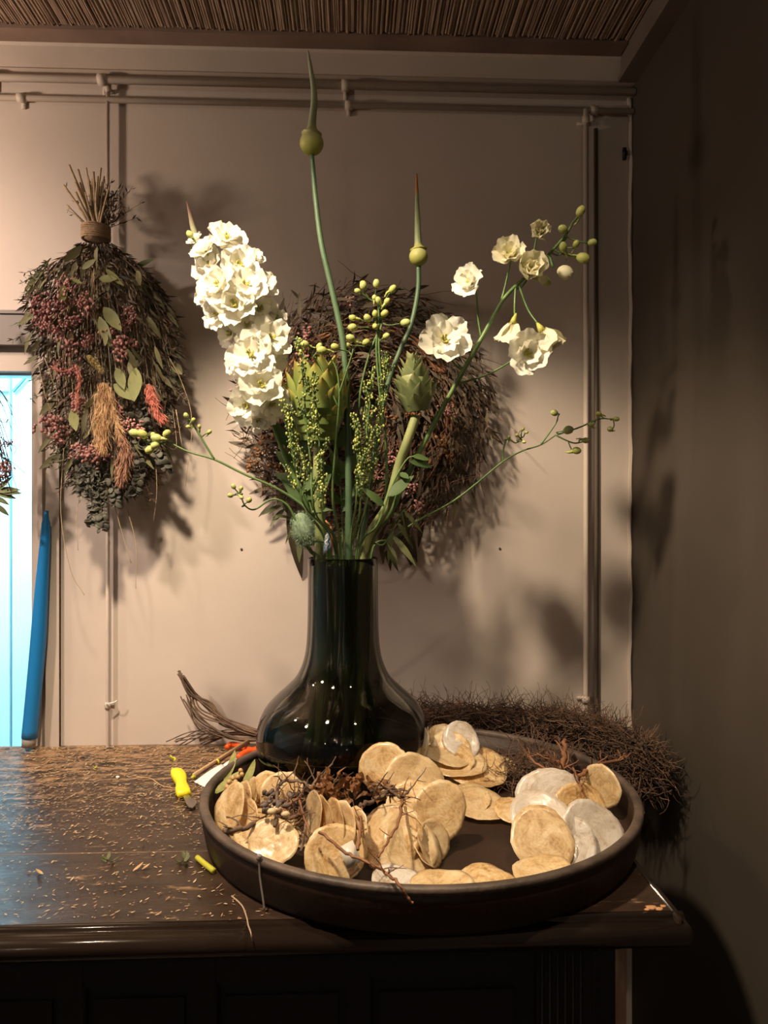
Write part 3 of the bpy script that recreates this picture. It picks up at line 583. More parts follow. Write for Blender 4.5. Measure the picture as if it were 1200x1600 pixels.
# -- budded delphinium side shoots
def shoot(name, label, paths, buds, r=2.4, Y=1.12, vase=None, w=2.4, small=1):
    t = thing(name, paths[0][0] if isinstance(paths[0][0], Vector) else P(*paths[0][0], Y), label, 'flower'); sps = []
    for k, pa in enumerate(paths):
        pts = [P(a, b_, Y) for a, b_ in pa]
        if k == 0 and vase: pts = in_vase(vase, Y)+pts
        sps += stem(t, pts, w*PX*(1 if k == 0 else .6), w*.45*PX, seg=7, name='stem' if k == 0 else 'side_branch')
    for (x, y, rr, dx, dz) in buds:
        c = P(x-dx*rr*.6, y+dz*rr*.6, Y-.006); bud(t, c, (dx,-.35,dz), rr*PX*small, nearest(sps, P(x-dx*rr*2, y+dz*rr*2.5, Y)), .0009)
    return t
shoot('budded_stem', 'upright stem topped with a loose cluster of round green buds, centre', [[(600,800),(603,700),(592,600),(588,540),(592,500),(590,470)],[(600,640),(592,540),(598,500),(604,470)],[(560,700),(562,620),(575,560),(590,520)]],
      [(568,449,7.5,-.2,1),(561,456,5.5,-.8,.2),(588,446,7,0,1),(612,454,7,.6,.7),(592,473,6,-.2,.6),(603,474,6,.4,.5),(598,493,7,.3,.2),(553,498,6.5,-1,.3),(553,512,7.5,-1,-.1),(577,500,7,-.4,.3),(586,494,6,0,.6),(586,509,6,0,-.2),(550,529,7.5,-1,.2),(543,540,6.5,-1,-.2),(575,534,7,-.5,-.3),(631,505,8,1,.1),(601,527,6,.6,.3),(585,468,5,0,.8)], vase=572, Y=1.14, w=3)
shoot('budded_stem', 'green buds on a nodding stem among the left artichoke tips', [[(520,780),(524,700),(530,620),(525,575),(510,555)],[(530,640),(500,570),(482,548)],[(528,620),(548,560),(552,545)]],
      [(478,539,7.5,-1,.2),(507,549,8,-.8,.1),(527,545,7,-.6,.3),(498,545,6,.3,.7)], vase=528, Y=1.075, w=2.2)
shoot('budded_stem', 'long arching shoot ending in pale green buds, far left', [[(484,805),(470,787),(430,762),(380,740),(335,718),(295,706),(262,690)],[(335,718),(318,690),(306,670),(296,655)],[(262,690),(240,695),(222,684)]],
      [(214,678,8,-1,.3),(227,682,8,-.4,.4),(249,686,8.5,-.9,.2),(259,680,7,.6,.6),(237,701,7.5,-.7,-.6),(246,694,7,-.2,-.2),(240,683,5,0,.5),(292,651,4.5,-.4,.8),(301,658,4,.5,.5),(296,667,3.5,-.8,0),(312,668,3.5,-.2,.9),(326,676,4,.7,.5)], vase=492, Y=1.10, w=2.8)
shoot('budded_stem', 'small curling shoot with tiny green buds, left just above vase mouth', [[(478,845),(462,812),(448,788),(425,780),(398,796),(383,790),(377,776)]],
      [(366,762,4.5,-.4,.8),(376,765,4,.4,.8),(362,774,4.5,-1,0),(376,776,4,.3,-.2),(388,783,5,.6,.6)], vase=490, Y=1.09, w=2.2)
shoot('budded_stem', 'long thin shoot with hooked buds reaching far right before the wall', [[(612,842),(650,815),(705,785),(745,755),(785,722),(815,705),(845,695),(868,680)],[(785,724),(787,700),(793,686),(806,692),(815,684)],[(868,680),(905,668),(935,655),(958,655)],[(845,695),(868,662),(872,650)],[(868,680),(895,692),(912,690)]],
      [(868,646,6.5,-.8,.2),(884,673,8.5,.8,.2),(898,704,7.5,1,-.1),(912,688,6,.7,-.1),(924,665,5.5,-.7,.1),(937,648,5.5,-.7,.2),(960,655,5,.6,0),(955,671,5.5,-.5,0),(816,672,3.5,.4,.6),(809,681,3.5,-.5,.3),(817,690,3.5,.6,-.2),(794,686,4,0,.4),(822,676,3,1,.3)], vase=592, Y=1.16, w=2.2)
# -- artichokes
def bract_mesh(seed, m_):
    g = random.Random(seed); m = MB(); nu, nv = 7, 6
    for i in range(nu+1):
        u = i/nu
        for j in range(nv+1):
            v = j/nv*2-1; w_ = .56*((1-u**2.6)**.62)*(.62+.38*math.sin(PI*min(1,.1+u)))
            m.v.append((v*w_*.95, -.16*u*u*1.2+.20*v*v*w_+.10*u-.02*(1-abs(v)), u))
    W = nv+1
    for i in range(nu):
        for j in range(nv): m.face((i*W+j, i*W+j+1, (i+1)*W+j+1, (i+1)*W+j))
    o = m.mesh('bract', m_); return o
M_br = gradient_mat('bract', [(0,(.17,.24,.06)),(.6,(.30,.36,.09)),(.86,(.46,.42,.10)),(1,(.50,.24,.07))], .5, trans=.15)
M_br2 = gradient_mat('bract_green', [(0,(.14,.17,.07)),(.6,(.24,.29,.12)),(.9,(.33,.36,.16)),(1,(.38,.26,.12))], .5, trans=.12)
def artichoke(label, base, axis, rx, h, rows, bl, m_, stem_pts, sw, flare=.35, wide=False):
    t = thing('artichoke', stem_pts[2], label, 'artichoke'); BR = [bract_mesh(s, m_) for s in (1,2)]
    sp = stem(t, stem_pts, sw*PX, sw*1.05*PX, M_astem, 12)
    F = frame(base, axis); m = MB()
    pr = [(0,0)]+[(rx*.74*math.sin(PI*(.12+.62*(i/8)))**.8, h*.72*i/8) for i in range(9)]+[(0,h*.70)]
    m.lathe(pr, seg=20); me = m.mesh('heart', m_); inst('heart', me, F, t)
    for r in range(rows):
        f = r/(rows-1); n = max(4, int(round(rx/bl*(9.0 if wide else 9.0)*(1-.35*f)))); zz = h*((.02+.66*f) if wide else (.0+.66*f))
        rad = rx*(.60+.42*min(1,f*1.6))*(1-.45*max(0,f-.7)/.3) if wide else rx*(.62+.34*math.sin(PI*min(1,f*.9+.1)))*(1-.60*f*f)
        for k in range(n):
            a = 2*PI*(k+.5*(r%2))/n+g.uniform(-.08,.08); s = bl*g.uniform(.88,1.12)
            tilt = flare*(1-f*1.0)+g.uniform(-.10,.10)
            Lm = Matrix.Translation((rad*.86*math.cos(a), rad*.86*math.sin(a), zz)) @ Matrix.Rotation(a+PI/2, 4, 'Z') @ Matrix.Rotation(tilt, 4, 'X') @ Matrix.Diagonal((s*.72, s, s, 1))
            inst('bract', g.choice(BR), F @ Lm, t)
    return t
artichoke('large wide open artichoke with orange tipped scales beside the white spike', P(498,690,1.12), (-.02,-.10,1), 52*PX, 122*PX, 8, 42*PX, M_br, in_vase(500,1.14)+[P(500,800,1.13),P(498,740,1.12),P(498,690,1.12)], 8, .22, True)
artichoke('smaller slender artichoke with loose green scales below the shorter allium', P(653,642,1.10), (-.14,-.10,1), 27*PX, 80*PX, 7, 33*PX, M_br2, in_vase(588,1.12,.02,-.02)+[P(605,790,1.11),P(622,730,1.11),P(636,690,1.10),P(650,650,1.10)], 6.5, .42)
# -- seed spikes
def seed_spike(label, base_px, path, Y, wid, n, seed, r=.0024):
    g = random.Random(seed); t = thing('seed_spike', P(*path[0], Y), label, 'foliage')
    sp = stem(t, in_vase(base_px, Y)+[P(a, b_, Y) for a, b_ in path], 2*PX, .8*PX, seg=6); top = [p for p in sp if p.z > P(0, path[0][1], Y).z+.005]
    m = MB(); m2 = MB()
    nb = max(1, n//26)
    for b_ in range(nb):
        f = b_/nb; i = int(f*(len(top)-2)); p0 = top[i]; d = (top[min(i+2,len(top)-1)]-p0).normalized(); a = g.uniform(0, 6.3)
        out = Vector((math.cos(a), math.sin(a)*.8, 0)); Lb = wid*PX*(1.9-.9*f)
        br = wander(g, p0, d*1.8+out*.8*(1-f*.7), Lb*1.3, 5, .10); m2.tube(br, .0008, .0004, 4)
        for k in range(18):
            u = .15+.85*k/18; q = br[0].lerp(br[-1], u); j = min(4, int(u*5)); q = br[j].lerp(br[j+1], u*5-j); aa = g.uniform(0, 6.3)
            o = Vector((math.cos(aa), math.sin(aa), .5)); rr = r*g.uniform(.6,1.1); e = q+o*.0042*g.uniform(.7,1.3)
            m2.tube([q, e], .0003, .0003, 3, False); m.blob(e, (rr*.8, rr*.8, rr), 5, 4, .1)
    m2.build('side_branches', M_stem, t); m.build('seed_pods', M_seed, t, kind='stuff'); return t
seed_spike('seed spike standing in front of the large artichoke, leftmost', 492, [(476,790),(462,730),(453,680),(449,640)], 1.03, 20, 260, 1)
seed_spike('tall seed spike crossing the middle of the large artichoke', 500, [(492,800),(485,720),(477,640),(472,570),(469,545)], 1.02, 19, 300, 2, .0022)
seed_spike('seed spike over the right flank of the large artichoke', 505, [(505,810),(500,740),(498,670),(492,620),(490,600)], 1.025, 16, 240, 3)
seed_spike('seed spike just right of the tall allium stem', 560, [(562,800),(565,740),(572,680),(578,630),(582,590)], 1.10, 22, 380, 4)
seed_spike('slender seed spike leaning toward the smaller artichoke', 568, [(572,790),(582,720),(592,660),(600,600),(604,560)], 1.11, 18, 340, 5, .0021)
seed_spike('low seed spike hugging the tall allium stem on its right', 556, [(556,790),(558,740),(562,690),(556,650)], 1.09, 18, 240, 6)
# -- leaves
def leaf_mesh(name, m_, wd=.34, bend=.2, fold=.10, n=8, serr=0):
    m = MB(); m.blade((0,0,0), (1,0,0), 1, wd, (0,0,1), -bend, n, fold=fold, base=.08); return m.mesh(name, m_)
LF = [leaf_mesh('leaf', M_leaf, .34, .15), leaf_mesh('leaf', M_leaf, .26, .3), leaf_mesh('leaf', M_leaf, .42, -.1)]
LN = [leaf_mesh('leaf', M_droop, .16, .25), leaf_mesh('leaf', M_droop, .22, .15), leaf_mesh('leaf', M_droop, .13, .4)]
def leafy(label, vx, Y, path, leaves, w=2.2, L_=None, rev=False):
    t = thing('leafy_stem', P(*path[0], Y), label, 'foliage'); sp = stem(t, in_vase(vx, Y)+[P(a, b_, Y) for a, b_ in path], w*PX, w*.5*PX, seg=7)
    for (x0, y0, x1, y1, s) in leaves:
        a = P(x0, y0, Y-.004); b_ = P(x1, y1, Y-.004+g.uniform(-.03,.02)); a = nearest(sp, a).lerp(a, .8)
        inst('leaf', g.choice(L_ or LF), xframe(a, b_-a, (g.uniform(-.4,.4),-.9,g.uniform(.1,.9)), ((b_-a).length,)*3), t)
    return t
leafy('leafy green stem with dark broad leaves under the white spike', 494, 1.13, [(488,800),(470,740),(450,690)], [(470,760,425,735,0),(468,740,428,700,0),(475,770,510,720,0),(455,700,420,650,0),(455,700,470,640,0),(480,790,440,745,0),(480,780,520,740,0),(462,720,500,670,0),(465,735,445,690,0),(486,800,520,790,0)])
leafy('short leafy stem in the centre between vase mouth and seed spikes', 535, 1.16, [(535,800),(530,740),(526,690)], [(532,760,500,715,0),(530,750,565,700,0),(528,700,500,660,0),(528,700,560,650,0),(534,790,510,760,0),(534,780,575,740,0),(530,740,512,700,0),(534,800,560,765,0)])
leafy('leafy stem with serrated green leaves at right above the vase mouth', 580, 1.10, [(590,820),(612,760),(634,720),(648,712)], [(640,722,683,727,0),(626,738,640,750,0),(600,790,570,760,0),(606,775,650,745,0),(645,714,676,715,0)])
leafy('drooping olive leaves hanging over the right of the vase mouth', 590, 1.14, [(600,850),(618,815),(632,795)], [(606,845,618,902,0),(612,835,656,882,0),(620,815,655,860,0),(628,800,640,835,0),(605,848,628,880,0),(615,825,600,885,0),(625,805,600,800,0),(630,796,660,830,0),(618,818,645,800,0)], 2, LN)
leafy('drooping olive leaves hanging behind the left of the vase mouth', 490, 1.20, [(480,850),(462,820),(440,790)], [(470,835,465,880,0),(462,820,440,850,0),(455,810,430,800,0),(445,795,420,820,0),(470,830,448,860,0),(440,790,410,800,0),(450,800,440,770,0)], 2, LN)
leafy('tangle of narrow leaves among the stems at the back of the vase', 545, 1.20, [(548,800),(560,740),(570,690)], [(552,780,600,730,0),(556,760,520,700,0),(560,740,610,700,0),(566,710,590,650,0),(566,715,540,650,0),(556,770,590,790,0),(550,790,520,770,0),(562,730,600,760,0)], 2, LN)
# -- fuzzy green ball
t = thing('fuzzy_seed_head', P(474,830,1.09), 'bristly grey-green oval seed head resting at left of the vase mouth', 'seed head')
c = P(474,828,1.10); q = frame(c, (-.25,-.1,1)); m = MB(); m.blob((0,0,0), (16*PX,16*PX,26*PX), 14, 10); inst('core', m.mesh('core', M_fuzz), q, t)
m = MB(); gg = random.Random(4)
for i in range(1100):
    d = rv(gg).normalized(); p = Vector((d.x*16, d.y*16, d.z*26))*PX; m.blade(p, d+rv(gg)*.35, .0038, .0011, rv(gg), 0, 1, tip=.3)
o = inst('bristles', m.mesh('bristles', M_fuzz), q, t); o['kind'] = 'stuff'
stem(t, [P(476,850,1.10), P(486,862,1.12), Vector((VX-.040,VY-.012,zv+.335)), Vector((VX-.036,VY-.01,zv+.20)), Vector((VX-.05,VY,zv+.03))], 3.5*PX, 3*PX)
# -- plant label
t = thing('plant_label', P(512,845,1.115), 'small blue-grey plant label with white squiggle stuck in vase mouth', 'label')
A = [P(504,868,1.118), P(519,856,1.112), P(517,822,1.112), P(508,838,1.118)]
sheet('card', A, mat('label_blue', (.12,.17,.24), .45, (.22,.28,.36), 80), t, n=4, thick=.0006)
m = MB(); m.tube([A[1]+Vector((0,-.001,0)), A[2]+Vector((0,-.001,0))], .0014, seg=6); m.tube([A[2], A[2]+Vector((-.008,0,.008))], .0014, seg=6); m.build('card_edge', mat('label_orange', (.62,.25,.10), .5), t)
m = MB(); m.tube(smooth([P(513,834,1.109), P(509,838,1.109), P(512,843,1.109), P(508,847,1.109), P(511,852,1.109)],4), .0009, .0009, 5); m.build('card_mark', M_paper, t)
# extra cut stems standing in the water
for i, (dx, lab) in enumerate(((-.03,'bare green stem inside the vase, left of centre'),(.012,'bare green stem inside the vase, centre'),(.03,'bare green stem inside the vase, right of centre'))):
    m = MB(); p = [Vector((VX+dx*2.2,VY+.02*(i-1),zv+.012)), Vector((VX+dx*1.1,VY-.012,zv+.18)), Vector((VX+dx,VY-.02+.01*i,zv+.34))]
    m.tube(smooth(p), .0052, .0045, 8); m.build('green_stalk', M_stem, label=lab, cat='stalk')

# ================================================================ SHELLS
def shell_mat(name, stops, tint, amt):
    m_ = bpy.data.materials.new(name); m_.use_nodes = True; N = m_.node_tree.nodes; L = m_.node_tree.links; b = N['Principled BSDF']
    tc = N.new('ShaderNodeTexCoord'); oi = N.new('ShaderNodeObjectInfo')
    va = N.new('ShaderNodeVectorMath'); va.operation = 'ADD'; L.new(tc.outputs['Object'], va.inputs[0])
    cb = N.new('ShaderNodeCombineXYZ'); ml = N.new('ShaderNodeMath'); ml.operation = 'MULTIPLY'; ml.inputs[1].default_value = 37; L.new(oi.outputs['Random'], ml.inputs[0]); L.new(ml.outputs[0], cb.inputs[2]); L.new(cb.outputs[0], va.inputs[1])
    n1 = N.new('ShaderNodeTexNoise'); n1.inputs['Scale'].default_value = 38; n1.inputs['Detail'].default_value = 9; n1.inputs['Roughness'].default_value = .7; n1.inputs['Distortion'].default_value = .8; L.new(va.outputs[0], n1.inputs['Vector'])
    wv = N.new('ShaderNodeTexWave'); wv.wave_type = 'RINGS'; wv.rings_direction = 'Z'; wv.inputs['Scale'].default_value = 55; wv.inputs['Distortion'].default_value = 12; wv.inputs['Detail'].default_value = 4; wv.inputs['Detail Scale'].default_value = 2; L.new(tc.outputs['Object'], wv.inputs['Vector'])
    ad = N.new('ShaderNodeMath'); ad.operation = 'MULTIPLY_ADD'; ad.inputs[1].default_value = .06; L.new(wv.outputs[0], ad.inputs[0]); L.new(n1.outputs[0], ad.inputs[2])
    r1 = N.new('ShaderNodeValToRGB'); cr = r1.color_ramp; cr.elements.new(.5)
    for e, (p_, c_) in zip(cr.elements, stops): e.position = p_; e.color = (*c_, 1)
    L.new(ad.outputs[0], r1.inputs[0])
    mx = N.new('ShaderNodeMix'); mx.data_type = 'RGBA'; L.new(r1.outputs[0], mx.inputs['A']); mx.inputs['B'].default_value = (*tint, 1)
    rr = N.new('ShaderNodeMath'); rr.operation = 'MULTIPLY'; rr.inputs[1].default_value = amt; L.new(oi.outputs['Random'], rr.inputs[0]); L.new(rr.outputs[0], mx.inputs[0])
    L.new(mx.outputs['Result'], b.inputs['Base Color']); b.inputs['Roughness'].default_value = .28; b.inputs['Coat Weight'].default_value = .5; b.inputs['Coat Roughness'].default_value = .18
    tl = N.new('ShaderNodeBsdfTranslucent'); L.new(mx.outputs['Result'], tl.inputs[0]); mss = N.new('ShaderNodeMixShader'); mss.inputs[0].default_value = .34; L.new(b.outputs[0], mss.inputs[1]); L.new(tl.outputs[0], mss.inputs[2]); L.new(mss.outputs[0], N['Material Output'].inputs[0])
    bp = N.new('ShaderNodeBump'); bp.inputs['Strength'].default_value = .8; bp.inputs['Distance'].default_value = .0016; L.new(ad.outputs[0], bp.inputs['Height']); L.new(bp.outputs[0], b.inputs['Normal'])
    return m_
ms_ = shell_mat('capiz_shell', [(.38,(.50,.27,.09)),(.52,(.82,.57,.27)),(.66,(.96,.80,.52))], (.80,.66,.42), .45)
ms_silver = shell_mat('pearly_shell', [(.36,(.44,.31,.19)),(.46,(.68,.58,.47)),(.60,(.84,.79,.72))], (.8,.70,.58), .5)
def shell_mesh(seed, r):
    g = random.Random(seed); ph = [g.uniform(0,6.3) for _ in range(6)]; m = MB(); seg, rings = 40, 7
    def edge(a): return r*(1+.05*math.sin(2*a+ph[0])+.028*math.sin(3*a+ph[1])+.012*math.sin(9*a+ph[2])+.010*math.sin(17*a+ph[3])+g.uniform(-.008,.008))
    E = [edge(2*PI*k/seg) for k in range(seg)]
    for s_ in (1, -1):
        b0 = len(m.v); m.v.append((0,0,.0005*s_))
        for i in range(1, rings+1):
            f = i/rings
            for k in range(seg):
                a = 2*PI*k/seg; q = E[k]*f
                z = .0030*f*f*(1+.6*math.cos(a+ph[4]))+.0016*math.sin(2*a+ph[5])*f*f+.0005*math.sin(f*24+ph[1])+.0006*f*math.sin(5*a+ph[2]+f*4)+s_*(.0006*(1-f**6)+.00012)
                m.v.append((q*math.cos(a), q*math.sin(a), z))
        for k in range(seg):
            k2 = (k+1)%seg; fc = (b0, b0+1+k, b0+1+k2); m.face(fc if s_ > 0 else fc[::-1])
            for i in range(rings-1):
                o = b0+1+i*seg; fc = (o+k, o+seg+k, o+seg+k2, o+k2); m.face(fc if s_ > 0 else fc[::-1])
        if s_ > 0: o1 = b0+1+(rings-1)*seg
        else: o2 = b0+1+(rings-1)*seg
    for k in range(seg): k2 = (k+1)%seg; m.face((o1+k, o2+k, o2+k2, o1+k2))
    return m.mesh('capiz_shell', ms_)
# px, py, z above counter, half-size px, facing (x,y,z), label
SH = [
 (362,1262,.046,37,(-.75,-.60,.35),.9,'cream shell leaning narrow against the left inside of the tray rim'),
 (378,1256,.044,36,(-.85,-.42,.30),.9,'cream shell tucked right behind the leaning leftmost one'),
 (392,1252,.042,34,(-.88,-.30,.35),.9,'thin edge-on cream shell, third from the left rim'),
 (418,1244,.042,36,(-.3,-.85,.45),1,'pale round shell behind the dark pods in the left heap'),
 (440,1243,.050,34,(.1,-.8,.5),1,'pale shell below the left side of vase, backed by brown twigs'),
 (447,1268,.030,30,(.2,-.7,.6),1,'small cream shell under the tangle of twigs in the left heap'),
 (398,1296,.022,34,(-.3,-.5,.8),1,'tan shell lying low behind the front round shell at left'),
 (427,1316,.036,40,(-.12,-.72,.66),1,'round pale shell propped on the front rim near the drip mark'),
 (470,1300,.016,34,(.1,-.3,.95),1,'shell lying flat beneath the left twigs'),
 (492,1276,.060,40,(-.93,-.33,.15),1,'narrow upright shell at the left of the edge-on fan'),
 (507,1284,.060,40,(-.90,-.40,.12),1,'upright shell second in the edge-on fan'),
 (523,1288,.058,41,(-.86,-.45,.20),1,'upright shell third in the edge-on fan'),
 (538,1294,.056,40,(-.82,-.50,.24),1,'upright shell last in the edge-on fan'),
 (523,1336,.034,47,(.05,-.86,.50),1,'large dull tan shell standing at the front rim with clear tape'),
 (602,1200,.085,40,(-.2,-.93,.30),1,'upright tan shell touching the vase, tallest of the heap'),
 (646,1222,.073,46,(.08,-.90,.42),1,'broad golden shell leaning beside the tallest one'),
 (687,1266,.056,44,(.10,-.90,.42),1,'round ribbed golden shell at the right of the central heap'),
 (655,1290,.036,44,(.25,-.75,.60),1,'bright cream shell low in the central heap'),
 (612,1308,.034,50,(-.25,-.78,.55),1,'large mottled shell behind the thin red twig at front centre'),
 (640,1318,.026,46,(.35,-.65,.65),1,'shell half under the large mottled one, showing its right edge'),
 (668,1325,.018,30,(.80,-.35,.50),1,'small tilted shell poking out right of the central heap'),
 (664,1332,.010,28,(.60,-.30,.75),1,'lowest small shell at the right foot of the central heap'),
 (618,1378,.032,38,(0,-.15,.98),1,'bright shell sliver just behind the front rim, left of centre'),
 (690,1386,.032,48,(.03,-.12,.98),1,'long pale shell sliver behind the middle of the front rim'),
 (764,1379,.030,46,(.0,-.14,.98),1,'cream shell sliver behind front rim below the bare tray floor'),
 (848,1364,.030,44,(-.12,-.25,.95),1,'tan shell resting behind front rim below the right heap'),
 (720,1157,.066,30,(.15,-.75,.65),1,'silvery shell on top of the back stack right of the vase'),
 (704,1172,.054,32,(.0,-.72,.70),1,'golden shell right below the silvery one on the back stack'),
 (702,1186,.046,38,(.0,-.40,.92),1,'wide shell in the middle of the back stack'),
 (690,1160,.052,28,(-.1,-.8,.6),1,'mottled shell edge showing beside the vase at the back'),
 (742,1200,.034,54,(.05,-.25,.97),1,'flat brown shell sticking out to the right of the back stack'),
 (718,1212,.024,42,(.0,-.25,.97),1,'flat brown shell at the base of the back stack'),
 (750,1258,.016,44,(.15,-.25,.95),1,'dull brown shell lying in shadow behind the golden ribbed one'),
 (735,1250,.022,34,(-.1,-.30,.95),1,'small brown shell overlapping the dull one in shadow'),
 (805,1268,.014,32,(.1,-.3,.95),1,'dim shell lying left of the right heap in shadow'),
 (872,1252,.046,52,(.05,-.78,.60),1,'large cream shell standing at the back of the right heap'),
 (848,1240,.040,40,(-.2,-.80,.55),1,'pale shell at the upper left back of the right heap'),
 (846,1282,.042,50,(-.10,-.60,.78),1,'pearly white shell in the middle of the right heap'),
 (846,1312,.034,50,(-.05,-.78,.62),1,'tan brown mottled shell at the front of the right heap'),
 (926,1300,.042,50,(.15,-.82,.55),1,'greyish pearl shell against the right rim of the tray'),
 (895,1318,.034,38,(-.1,-.70,.7),1,'pale shell between the mottled tan one and the pearl one'),
 (940,1229,.052,36,(-.82,-.55,.05),.8,'narrow tilted shell at far right beside the red branch'),
 (700,1180,.050,36,(.08,-.30,.95),1,'thin shell edge just under the golden one on the back stack'),
 (716,1194,.040,44,(-.05,-.22,.97),1,'wide brownish shell second from the bottom of the back stack'),
 (770,1196,.020,36,(.1,-.2,.97),1,'flat brown shell whose edge reaches toward the dark root clump'),
 (384,1284,.030,34,(-.6,-.6,.5),1,'cream shell between the left rim and the front round shell'),
 (462,1236,.046,30,(.0,-.8,.6),1,'cream shell standing against the lower left of the vase'),
 (552,1302,.050,38,(-.76,-.58,.28),1,'shell leaning between the edge-on fan and the mottled shell'),
 (676,1312,.030,32,(.62,-.60,.50),1,'tilted shell right beside the mottled group, second from its right foot'),
 (640,1262,.052,40,(-.15,-.86,.48),1,'shell between the broad golden one and the mottled one'),
 (906,1262,.044,40,(.1,-.8,.6),1,'cream shell at the upper right back of the right heap'),
]
SHB = []
for i, (px, py, dz, hr, nrm, asp, lab) in enumerate(SH):
    c = PZ(px, py, CT+dz); dep = c.dot(FW); r = hr*dep/1200
    nv = Vector(nrm).normalized(); low = math.sqrt(max(0, 1-nv.z**2))*r        # keep above the tray floor
    c.z = max(c.z, CT+.0105+low*.93+.001); c = PZ(px, py, c.z) if abs(c.z-CT-dz) > 1e-6 else c
    rad = (c.xy-TRC.xy); lim = TR-.016-r*math.sqrt(max(0,1-(nv.xy.normalized().dot(rad.normalized())*math.sqrt(1-nv.z**2))**2))*.9 if nv.xy.length > 0 else TR
    o = bpy.data.objects.new('capiz_shell', shell_mesh(i+1, r)); C.objects.link(o)
    o.matrix_world = frame(c, nrm, i*1.7, (1, 1, 1))
    if i in (26, 35, 36, 37, 39, 22, 40): o.data.materials[0] = ms_silver
    tag(o, lab, 'shell', 'round translucent shells in the tray')
    if i == 13:
        pm = MB(); pm.box((-.009,-.012,.0), (.009,.012,.0006)); q = pm.mesh('clear_tape', mat('clear_tape', (.62,.56,.48), .25))
        inst('clear_tape', q, frame(P(547,1335,c.y-.010), nrm, .5), o)
# ================================================================ TWIGS, ROOTS AND DRY LEAVES IN THE TRAY
g = random.Random(21)
def branch(label, pts, r0, r1, nside, m_, name='twig', side=.04, seed=0, fork=.5):
    gg = random.Random(seed+50); t = thing(name, pts[0], label, 'twig'); sp = smooth(pts, 6); m = MB()
    sp = [p+rv(gg)*r0*.7 for p in sp]; n = len(sp); m.tube(sp, [(r0+(r1-r0)*i/n)*(1+.25*gg.random()) for i in range(n)], seg=7); m.build('main_stem', m_, t)
    for k in range(nside):
        i = gg.randrange(1, n-1); d = (sp[min(i+1,n-1)]-sp[i-1]).normalized(); o = rv(gg); o.z = abs(o.z)*.8
        w_ = wander(gg, sp[i], d*.6+o, side*gg.uniform(.5,1.2), 6, .28); m = MB(); m.tube(w_, r0*.45, r0*.22, 5)
        if gg.random() < fork: m.tube(wander(gg, w_[3], rv(gg)+Vector((0,0,.3)), side*.5, 4, .3), r0*.3, r0*.16, 4)
        m.build('side_twig', m_, t)
    return t
Z = lambda a, b_, dz: PZ(a, b_, CT+dz)
branch('reddish branch arching up over the back right shells', [Z(875,1218,.060),Z(905,1212,.066),Z(935,1196,.066),Z(978,1183,.066)], .0030,.0018, 5, M_twig, side=.03, seed=1)
branch('upright reddish branch stub standing behind the right heap', [Z(872,1215,.055),Z(880,1195,.068),Z(883,1170,.075),Z(882,1155,.080)], .0036,.0028, 7, M_twig, side=.045, seed=2)
branch('thin reddish twig lying across the top right shell', [Z(895,1200,.075),Z(905,1225,.075),Z(912,1250,.070)], .0016,.0008, 4, M_twig, side=.025, seed=3)
branch('forked brown twig reaching left from the right heap', [Z(875,1210,.06),Z(850,1200,.062),Z(828,1184,.068),Z(826,1180,.070)], .0020,.0012, 4, M_twig, side=.03, seed=4)
branch('long thin red twig hanging over the front rim with bud at its tip', [Z(500,1300,.070),Z(540,1332,.062),Z(575,1347,.060),Z(600,1362,.060),P(620,1378,.745),P(634,1398,.742),P(645,1412,.742)], .0016,.0012, 5, M_twig, side=.03, seed=5)
branch('knobbly brown branch with stubs above the mottled central shell', [Z(560,1262,.074),Z(585,1250,.078),Z(605,1236,.082),Z(618,1228,.084)], .0026,.0020, 8, M_gtwig, side=.04, seed=6)
branch('spiky dark twig crossing in front of the golden shells', [Z(580,1235,.080),Z(605,1232,.085),Z(625,1246,.080),Z(640,1236,.080)], .0020,.0012, 7, M_gtwig, side=.035, seed=7)
branch('thin twig falling down over the mottled central shell', [Z(628,1250,.080),Z(622,1285,.072),Z(608,1310,.066),Z(592,1340,.058)], .0018,.0010, 5, M_twig, side=.03, seed=8)
branch('thin twig rising left of the mottled central shell', [Z(560,1330,.055),Z(562,1295,.066),Z(565,1262,.075)], .0018,.0012, 4, M_twig, side=.03, seed=9)
branch('bent grey twig looping over the left shells', [Z(430,1290,.055),Z(432,1245,.068),Z(440,1222,.075),Z(470,1222,.074),Z(500,1240,.070),Z(510,1232,.070)], .0022,.0016, 6, M_gtwig, side=.035, seed=10)
branch('thick grey-brown twig low across the left heap', [Z(350,1300,.055),Z(385,1292,.052),Z(420,1282,.05),Z(470,1276,.05),Z(500,1280,.05)], .0030,.0022, 6, M_gtwig, side=.03, seed=11)
branch('twisted twig rising against the lower left of the vase', [Z(455,1255,.055),Z(480,1238,.065),Z(500,1215,.075),Z(515,1212,.075)], .0024,.0016, 5, M_gtwig, side=.035, seed=12)
branch('fine brown twig tangled at the centre of left heap', [Z(440,1270,.060),Z(465,1250,.065),Z(480,1290,.055),Z(500,1330,.045)], .0016,.0010, 8, M_twig, side=.035, seed=13)
branch('thin twig standing up just left of the edge-on fan', [Z(470,1330,.045),Z(478,1290,.055),Z(485,1262,.062)], .0015,.001, 6, M_gtwig, side=.03, seed=14)
